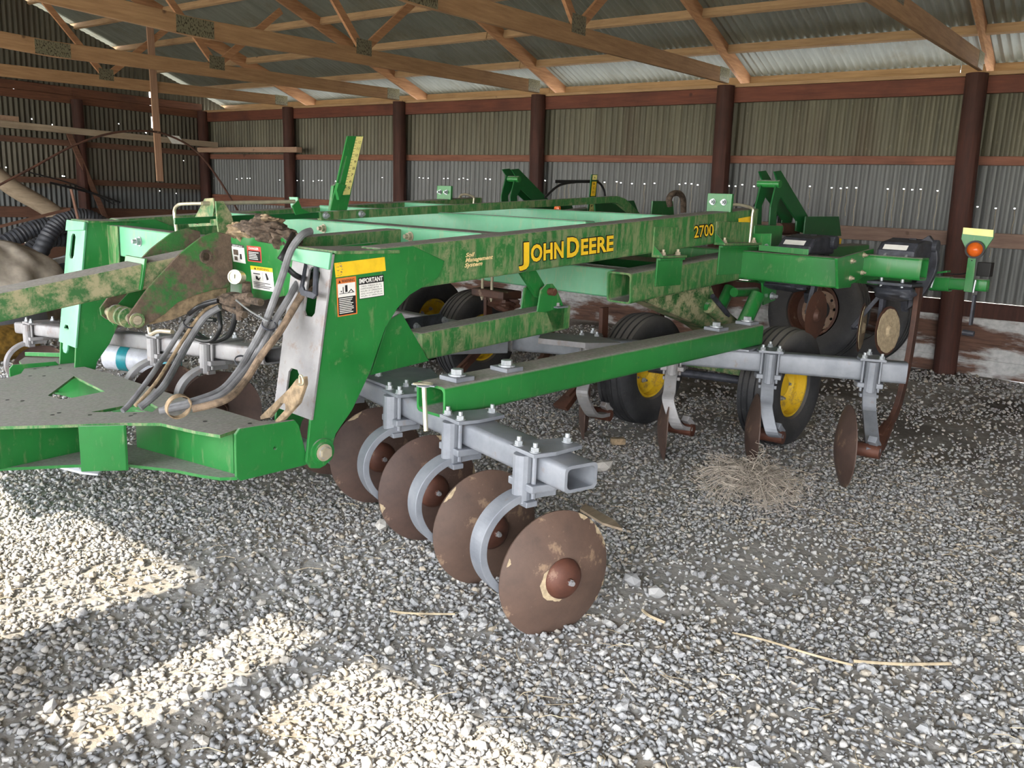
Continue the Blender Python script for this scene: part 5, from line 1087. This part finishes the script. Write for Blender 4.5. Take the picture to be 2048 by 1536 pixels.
b = MB(); b.beam((5.32, 2.75, .47), (5.32, 3.35, .47), (.14, 0, 0), (0, 0, .13)); part('walking_beam', b, 'green_muddy', bevel=.012)
b = MB(); b.cyl((5.608,3.200,0.711), (5.40, 3.1, .60), .05, n=14); part('wheel_strut', b, 'green', bevel=0, smooth=True)
def wheel(c, D=.84, w_=.27, tilt=0):
    c = V(c); e = bpy.data.objects.new('wheel', None); COL.objects.link(e); e.parent = imp; e.empty_display_size = .1
    e.matrix_local = frame_mat(L(c), (0, -1, .0), (1, 0, 0))
    if 'tyre' not in DH:
        R = D/2; h = w_/2; rim = .205; pr = [(rim, -h*.6), (rim*1.08, -h*.86), ((R+rim)/2, -h), (R*.90, -h*.93), (R*.965, -h*.80)]
        for g_ in (-.27, -.09, .09, .27):
            rr_ = R*(1-.10*(abs(g_)/.5)**2.2); pr += [(rr_, (g_-.028)*w_), (rr_-.014, (g_-.018)*w_), (rr_-.014, (g_+.018)*w_), (rr_, (g_+.028)*w_)]
        pr += [(R*.965, h*.80), (R*.90, h*.93), ((R+rim)/2, h), (rim*1.08, h*.86), (rim, h*.6)]
        b = MB(); b.lathe((0, 0, 0), (0, 0, 1), pr, 64, True); DH['tyre'] = b.mesh('tyre', 'rubber', smooth=True)
        b = MB(); b.lathe((0, 0, 0), (0, 0, 1), [(.212, .085), (.205, .10), (.192, .098), (.186, .04), (.15, .03), (.12, -.01), (.075, -.02), (.07, .03), (.0, .03)], 40); DH['rim'] = b.mesh('rim', 'yellow', smooth=True)
        b = MB(); b.lathe((0, 0, 0), (0, 0, -1), [(.212, .085), (.205, .10), (.192, .098), (.186, .04), (0, .03)], 40); DH['rim2'] = b.mesh('rim_back', 'yellow', smooth=True)
    for k in ('tyre', 'rim', 'rim2'): inst(DH[k].name.split('.')[0], DH[k], e, Matrix.Identity(4))
    for k in range(5):
        a = 2*math.pi*k/5; inst('wheel_nut', BM['g'], e, frame_mat((.10*math.cos(a), .10*math.sin(a), .0), (0, 0, 1)))
    return e
wheel((5.56, 2.68, .41)); wheel((5.24, 3.64, .41)); wheel((5.20, 5.42, .41)); wheel((5.56, 6.50, .41))
for a_, b_ in (((5.56, 2.68, .41), (5.28, 3.6, .41)), ((5.2, 5.42, .41), (5.56, 6.5, .41))): b = MB(); b.cyl(a_, b_, .03, n=12); part('axle', b, 'iron', bevel=0)
# ---- rear lift towers
def tower(side):
    q = (lambda p: p) if side == 0 else (lambda p: (p[0], 9.60-p[1], p[2]))
    for dw in (0, .13):
        P_ = [(6.287,3.300,1.875), (6.400,3.300,1.922), (6.441,3.300,1.925), (7.014,3.300,1.581), (6.971,3.300,1.456), (6.823,3.300,1.455), (6.839,3.300,1.537), (6.504,3.300,1.726), (6.460,3.300,1.658), (6.490,3.300,1.302), (6.363,3.300,1.303), (6.340,3.300,1.636), (6.392,3.300,1.734)]
        P_ = [(6.344,3.300,1.912), (6.449,3.300,1.925), (7.014,3.300,1.581), (6.965,3.300,1.439), (6.823,3.300,1.455), (6.821,3.300,1.537), (6.496,3.300,1.722), (6.445,3.300,1.650), (6.498,3.300,1.302), (6.372,3.300,1.303), (6.347,3.300,1.640), (6.408,3.300,1.850)]
        b = MB(); b.prism([q((p[0], p[1]+dw, p[2])) for p in P_], (0, .014, 0)); tw = part('lift_tower_plate', b, 'green_deep', bevel=.002)
    b = MB(); p = V(q((6.423,3.300,1.820))); b.cyl((p.x, p.y-.02, p.z), (p.x, p.y+(.17 if side == 0 else -.17), p.z), .03, n=14); part('tower_pin', b, 'green', bevel=0, smooth=True)
    b = MB(); b.prism([q(p) for p in ((6.872,3.250,1.577), (7.518,3.250,1.588), (7.620,3.250,1.417), (6.873,3.250,1.425))], (0, .012 if side == 0 else -.012, 0)); part('rear_side_plate', b, 'green_deep', bevel=.002)
    f = MB(); f.box((5.9, (3.18 if side == 0 else MC-3.38), 1.345), (6.35, (3.38 if side == 0 else MC-3.18), 1.50)); part('tower_base', f, 'green', bevel=.004)
tower(0); tower(1)
b = MB(); b.prism([(5.900,3.207,1.437), (5.900,3.042,1.446), (5.900,3.038,1.345), (5.900,3.200,1.334)], (.01, 0, 0)); o = part('tower_foot', b, 'green', bevel=.002); bolt((5.900,3.071,1.353), (-1, 0, 0), o, .8)
b = MB(); b.prism([(7.342,3.200,1.403), (7.509,3.200,1.398), (7.502,3.200,1.350), (7.387,3.200,1.355)], (0, -.003, 0)); part('yellow_label', b, 'decal_yellow', bevel=0)
b = MB(); b.cyl((6.700,3.400,1.466), (7.026,3.400,1.468), .05, n=16); part('lift_cylinder', b, 'rust_dark', bevel=0, smooth=True)
b = MB(); b.tube([(6.460,3.500,1.643), (6.598,3.500,1.784), (6.781,3.500,1.815), (6.986,3.500,1.707), (6.916,3.500,1.538), (6.881,3.500,1.411)], .014, 8); b.tube([(6.896,3.450,1.664), (6.774,3.450,1.571), (6.769,3.450,1.434)], .014, 8); part('hydraulic_hose', b, 'hose_black', bevel=0, smooth=True)
# far side rear details: lettered strip, hose, amber light, side plates
b = MB(); b.prism([(6.677,5.400,1.886), (6.770,5.400,1.890), (6.767,5.400,1.450), (6.649,5.400,1.448)], (0, .01, 0)); sp = part('letter_strip', b, 'green_deep', bevel=0)
f = Face((6.693,5.400,1.882), (6.763,5.400,1.885), (6.668,5.400,1.492), nW, .003); f.rect(0, 0, 1, .12, 1).rect(.0, .16, 1, .52, 0).rect(0, .70, 1, 1, 1)
for tx, y in (('A', .09), ('B', .24), ('C', .34), ('D', .45), ('E', .68), ('F', .79), ('G', .90)): f.text(tx, .3, y, .05, 2, 1, .4, .01)
decal('scale_label', ['decal_yellow', 'pale_yellow', 'black'], f.q, sp)
b = MB(); b.tube([(6.125,5.500,1.645), (6.332,5.500,1.769), (6.666,5.500,1.817), (6.903,5.500,1.823), (7.007,5.500,1.758), (7.039,5.500,1.690)], .012, 8); b.bar((6.242,5.500,1.798), (6.902,5.500,1.828), .03, .03); part('hydraulic_hose', b, 'hose_black', bevel=0, smooth=True)
for P_, m_ in ((((6.506,5.200,1.633), (7.130,5.200,1.656), (7.272,5.200,1.481), (6.539,5.200,1.456)), 'green_deep'), (((8.034,5.600,1.666), (8.429,5.600,1.677), (8.474,5.600,1.510), (8.027,5.600,1.502)), 'green'), (((6.043,5.600,1.571), (6.402,5.600,1.589), (6.413,5.600,1.455), (6.066,5.600,1.450)), 'green_deep')):
    b = MB(); b.prism(P_, (0, .02, 0)); part('rear_side_plate', b, m_, bevel=.002)
b = MB(); b.cyl((6.392,5.500,1.488), (6.733,5.500,1.523), .05, n=16); part('lift_cylinder', b, 'green_deep', bevel=0, smooth=True)
c = V((6.000,5.227,1.546)); b = MB(); b.lathe(c, (-1, 0, 0), [(0, .02), (.03, .015), (.04, 0)], 20); part('amber_reflector', b, 'amber', bevel=0, smooth=True)
b = MB(); b.tube([(7.329,4.900,1.618), (7.302,4.900,1.685), (7.356,4.900,1.736), (7.472,4.900,1.744), (7.552,4.900,1.693), (7.582,4.900,1.559)], .03, 12); part('hook', b, 'mud_dark', bevel=0, smooth=True, label='rusty crane hook')
# ---- spring trip units and ripper shanks
def trip(c, s=1.0):
    c = V(c); b = MB(); pr = []
    P_ = [(-.20, .0), (-.19, .06), (-.13, .115), (.0, .135), (.12, .13), (.20, .08), (.22, .0)]
    b.prism([(c.x+x*s, c.y-.13*s, c.z+z*s) for x, z in P_], (0, .26*s, 0)); t_ = part('trip_housing', b, 'iron', bevel=.02*s, smooth=False)
    b = MB(); b.cyl((c.x+.16*s, c.y-.16*s, c.z+.09*s), (c.x+.16*s, c.y+.16*s, c.z+.09*s), .05*s, n=20); part('trip_spring', b, 'iron', t_, .006)
    b = MB(); b.add([(c.x-.186*s, c.y-.07*s, c.z+.066*s), (c.x-.186*s, c.y+.09*s, c.z+.066*s), (c.x-.152*s, c.y+.09*s, c.z+.098*s), (c.x-.152*s, c.y-.07*s, c.z+.098*s)], [(0, 1, 2, 3)]); part('white_label', b, 'white', t_, 0)
    for dw in (-.08, .06):
        b = MB(); b.tube([(c.x-.20*s, c.y+dw, c.z-.21), (c.x-.215*s, c.y+dw, c.z), (c.x-.17*s, c.y+dw, c.z+.035), (c.x-.1*s, c.y+dw, c.z+.04)], .011, 8); part('u_bolt', b, 'bolt', t_, 0, True)
    b = MB(); b.strip([(c.x+.1, c.y, c.z+.10), (c.x+.28, c.y, c.z+.05), (c.x+.34, c.y, c.z-.1), (c.x+.26, c.y, c.z-.26), (c.x+.12, c.y, c.z-.34)], (0, .05, 0), .09); part('trip_arm', b, 'iron', t_, .006)
    return t_
def ripper(c, zl=.12, mat='rust_dark', f=-.22):
    c = V(c); b = MB(); b.strip([(c.x+.12, c.y, c.z-.22), (c.x+.13, c.y, c.z-.5), (c.x+.10, c.y, (c.z+zl)/2-.2), (c.x+.0, c.y, zl+.15), (c.x+f, c.y, zl)], (0, .035, 0), .07); s_ = part('ripper_shank', b, mat, bevel=.004)
    b = MB(); b.prism([(c.x+f-.10, c.y-.06, zl-.04), (c.x+f-.10, c.y+.06, zl-.04), (c.x+f+.12, c.y+.03, zl+.10), (c.x+f+.12, c.y-.03, zl+.10)], (.03, 0, -.03)); part('ripper_point', b, mat, s_, .002)
for c in ((6.10, 2.86, 1.31), (6.20, 2.18, 1.32)): trip(c)
b = MB(); c = V((6.02, 2.16, 1.17)); b.box((c.x-.1, c.y-.15, c.z-.02), (c.x+.1, c.y+.15, c.z)); part('clamp_plate', b, 'iron', bevel=.003); part('clamp_casting', blob((6.05, 2.16, 1.10), (.10, .14, .06), 31, .12), 'iron', bevel=0, smooth=True)
part('clamp_casting', blob((6.0, 2.95, 1.08), (.10, .2, .05), 32, .12), 'iron', bevel=0, smooth=True)
for c, zl in (((6.15, 2.08, 1.35), .10), ((6.0, 2.74, 1.3), .30), ((4.75, 3.75, 1.1), .25), ((4.85, 4.35, 1.1), .2), ((4.8, 5.0, 1.1), .2), ((6.0, 4.1, 1.3), .2), ((6.0, 5.6, 1.3), .2)): ripper(c, zl)
b = MB(); b.strip([(6.350,2.119,1.461), (6.350,2.062,1.382), (6.350,2.047,1.279), (6.350,2.078,1.157), (6.350,2.137,1.045), (6.350,2.199,0.988)], (.05, 0, 0), .09); part('trip_arm', b, 'iron', bevel=.006, label='black crescent trip arm')
# coulters with mud-covered faces
def coulter(c, ax, D, arm0, mat='rust_dark', mm='mud_white'):
    c, ax = V(c), V(ax).normalized(); b = MB(); b.lathe(c, ax, [(0, .004), (D/2, .001), (D/2, -.001), (0, -.004)], 40); o = part('coulter_disc', b, mat, bevel=0)
    if mm:
        b = MB(); x = ax.orthogonal().normalized(); y = ax.cross(x); r_ = random.Random(3); P_ = [c+ax*.006+(x*math.cos(a)+y*math.sin(a))*D/2*(.86+.06*r_.random()) for a in [2*math.pi*k/30 for k in range(30)]]; b.prism(P_, ax*.004)
        part('mud_coat', b, mm, o, 0)
    b = MB(); b.lathe(c, ax, [(0, .03), (.03, .028), (.045, .01), (.05, .004)], 20); part('coulter_hub', b, mm or mat, o, 0, True)
    b = MB(); b.bar(arm0, c-ax*.06, .05, .03, ax); b.cyl(c-ax*.07, c, .02, n=10); part('coulter_arm', b, 'iron', o, .003)
coulter((6.150,2.210,0.814), (-.12, -.99, .06), .35, (6.100,2.253,1.094)); coulter((6.250,2.434,0.801), (-.95, .30, 0), .42, (6.200,2.296,1.057)) if False else coulter((6.250,2.434,0.801), (-.22, -.97, 0) if False else (.24, -.97, 0), .36, (6.250,2.332,1.051))
coulter((5.750,2.565,0.910), (.0, -1, .0), .34, (5.750,2.595,1.152), 'rust_dark', None)
# ---- rear amber light on its green arm
b = MB(); b.hollow((6.600,2.196,1.148), (6.600,1.735,1.163), .07, .085, .008); la = part('light_arm', b, 'green', bevel=0, smooth=True)
b = MB(); b.hollow((6.600,2.111,1.145), (6.600,1.975,1.150), .09, .105, .008); part('arm_sleeve', b, 'green', la, 0)
b = MB(); b.prism([(6.550,2.111,1.237), (6.550,2.046,1.235), (6.550,2.000,1.246), (6.550,1.998,1.232), (6.550,2.104,1.209)], (.08, 0, 0)); part('arm_pad', b, 'green', la, .002)
b = MB(); b.prism([(6.550,1.876,1.347), (6.550,1.825,1.351), (6.550,1.816,1.108), (6.550,1.871,1.110)], (.008, 0, 0)); lpst = part('light_post', b, 'green', la, .001)
LB = [(6.500,1.922,1.548), (6.500,1.725,1.542), (6.500,1.721,1.492), (6.500,1.781,1.366), (6.500,1.817,1.353), (6.500,1.857,1.360), (6.500,1.924,1.473)]
b = MB(); b.prism(LB, (.012, 0, 0)); lb = part('light_shield', b, 'green', bevel=.002)
b = MB(); b.prism([(6.490,1.917,1.552), (6.490,1.726,1.545), (6.490,1.722,1.498), (6.490,1.914,1.508)], (-.003, 0, 0)); part('reflective_strip', b, 'pale_yellow', lb, 0, label='pale yellow strip')
c = V((6.490,1.822,1.407)); b = MB(); b.lathe(c, (-1, -.1, 0), [(0, .06), (.025, .055), (.045, .035), (.052, .0)], 28); part('amber_lens', b, 'amber', lb, 0, True, label='round orange lens')
b = MB(); b.lathe(c, (-1, -.1, 0), [(.05, -.01), (.062, -.01), (.062, .012), (.05, .012)], 28, True); part('lens_ring', b, 'black', lb, 0, True)
b = MB(); b.box(tuple(V((6.750,1.865,1.213))-V(0, 0, .0)), tuple(V((6.750,1.865,1.213))+V(.08, -.09, .10))); part('lamp_box', b, 'black', la, .004)
b = MB(); b.tube([(6.550,1.848,1.332), (6.600,1.865,1.260), (6.620,1.915,1.227), (6.620,2.015,1.218)], .005, 6); part('light_cable', b, 'hose_black', la, 0, True)
for p0, p1 in (((6.530,2.069,1.227), (6.530,2.084,1.117)), ((6.530,1.800,1.198), (6.530,1.804,1.110))): b = MB(); b.cyl(p0, p1, .007, n=8); part('u_bolt', b, 'bolt', la, 0)
b = MB(); b.bar((6.600,1.808,1.089), (6.600,1.806,0.876), .015, .05, (1, 0, 0)); b.cyl((6.600,1.851,0.819), (6.600,1.775,0.815), .02, n=10); part('scraper_arm', b, 'iron', la, .002)
b = MB(); b.beam((6.5, 2.1, 1.1), (6.5, 2.9, 1.1), (.1, 0, 0), (0, 0, .1)); part('rear_bar', b, 'green', bevel=.004)

# shank clamps under the front frame tube, dark bracket behind the leg
for cx_ in (0, 1):
    dw = cx_*1.3; b = MB(); P0 = V((4.450,4.651,0.950)); b.box((4.42, P0.y-.32+dw, P0.z-.06), (4.62, P0.y+.02+dw, P0.z)); cb = part('shank_clamp', b, 'rust_dark', bevel=.01)
    for k_ in (-.07, -.17):
        b = MB(); b.cyl((4.45, P0.y+k_+dw, P0.z-.02), (4.45, P0.y+k_+dw, P0.z+.16), .011, n=8); part('u_bolt', b, 'bolt_warm', cb, 0, True); bolt((4.45, P0.y+k_+dw, P0.z-.06), (0, 0, -1), cb, .8, 't')
    part('clamp_casting', blob((4.55, P0.y-.2+dw, P0.z-.10), (.09, .13, .06), 41, .15), 'rust_dark', cb, 0, True)
b = MB(); b.prism([(3.428,4.300,0.818), (3.809,4.300,0.836), (3.835,4.300,0.749), (3.496,4.300,0.735)], (0, .02, 0)); kb = part('brace_bracket', b, 'iron', bevel=.002)
for p in ((3.579,4.300,0.768), (3.824,4.300,0.791)): bolt(p, (0, -1, 0), kb, 1.1)
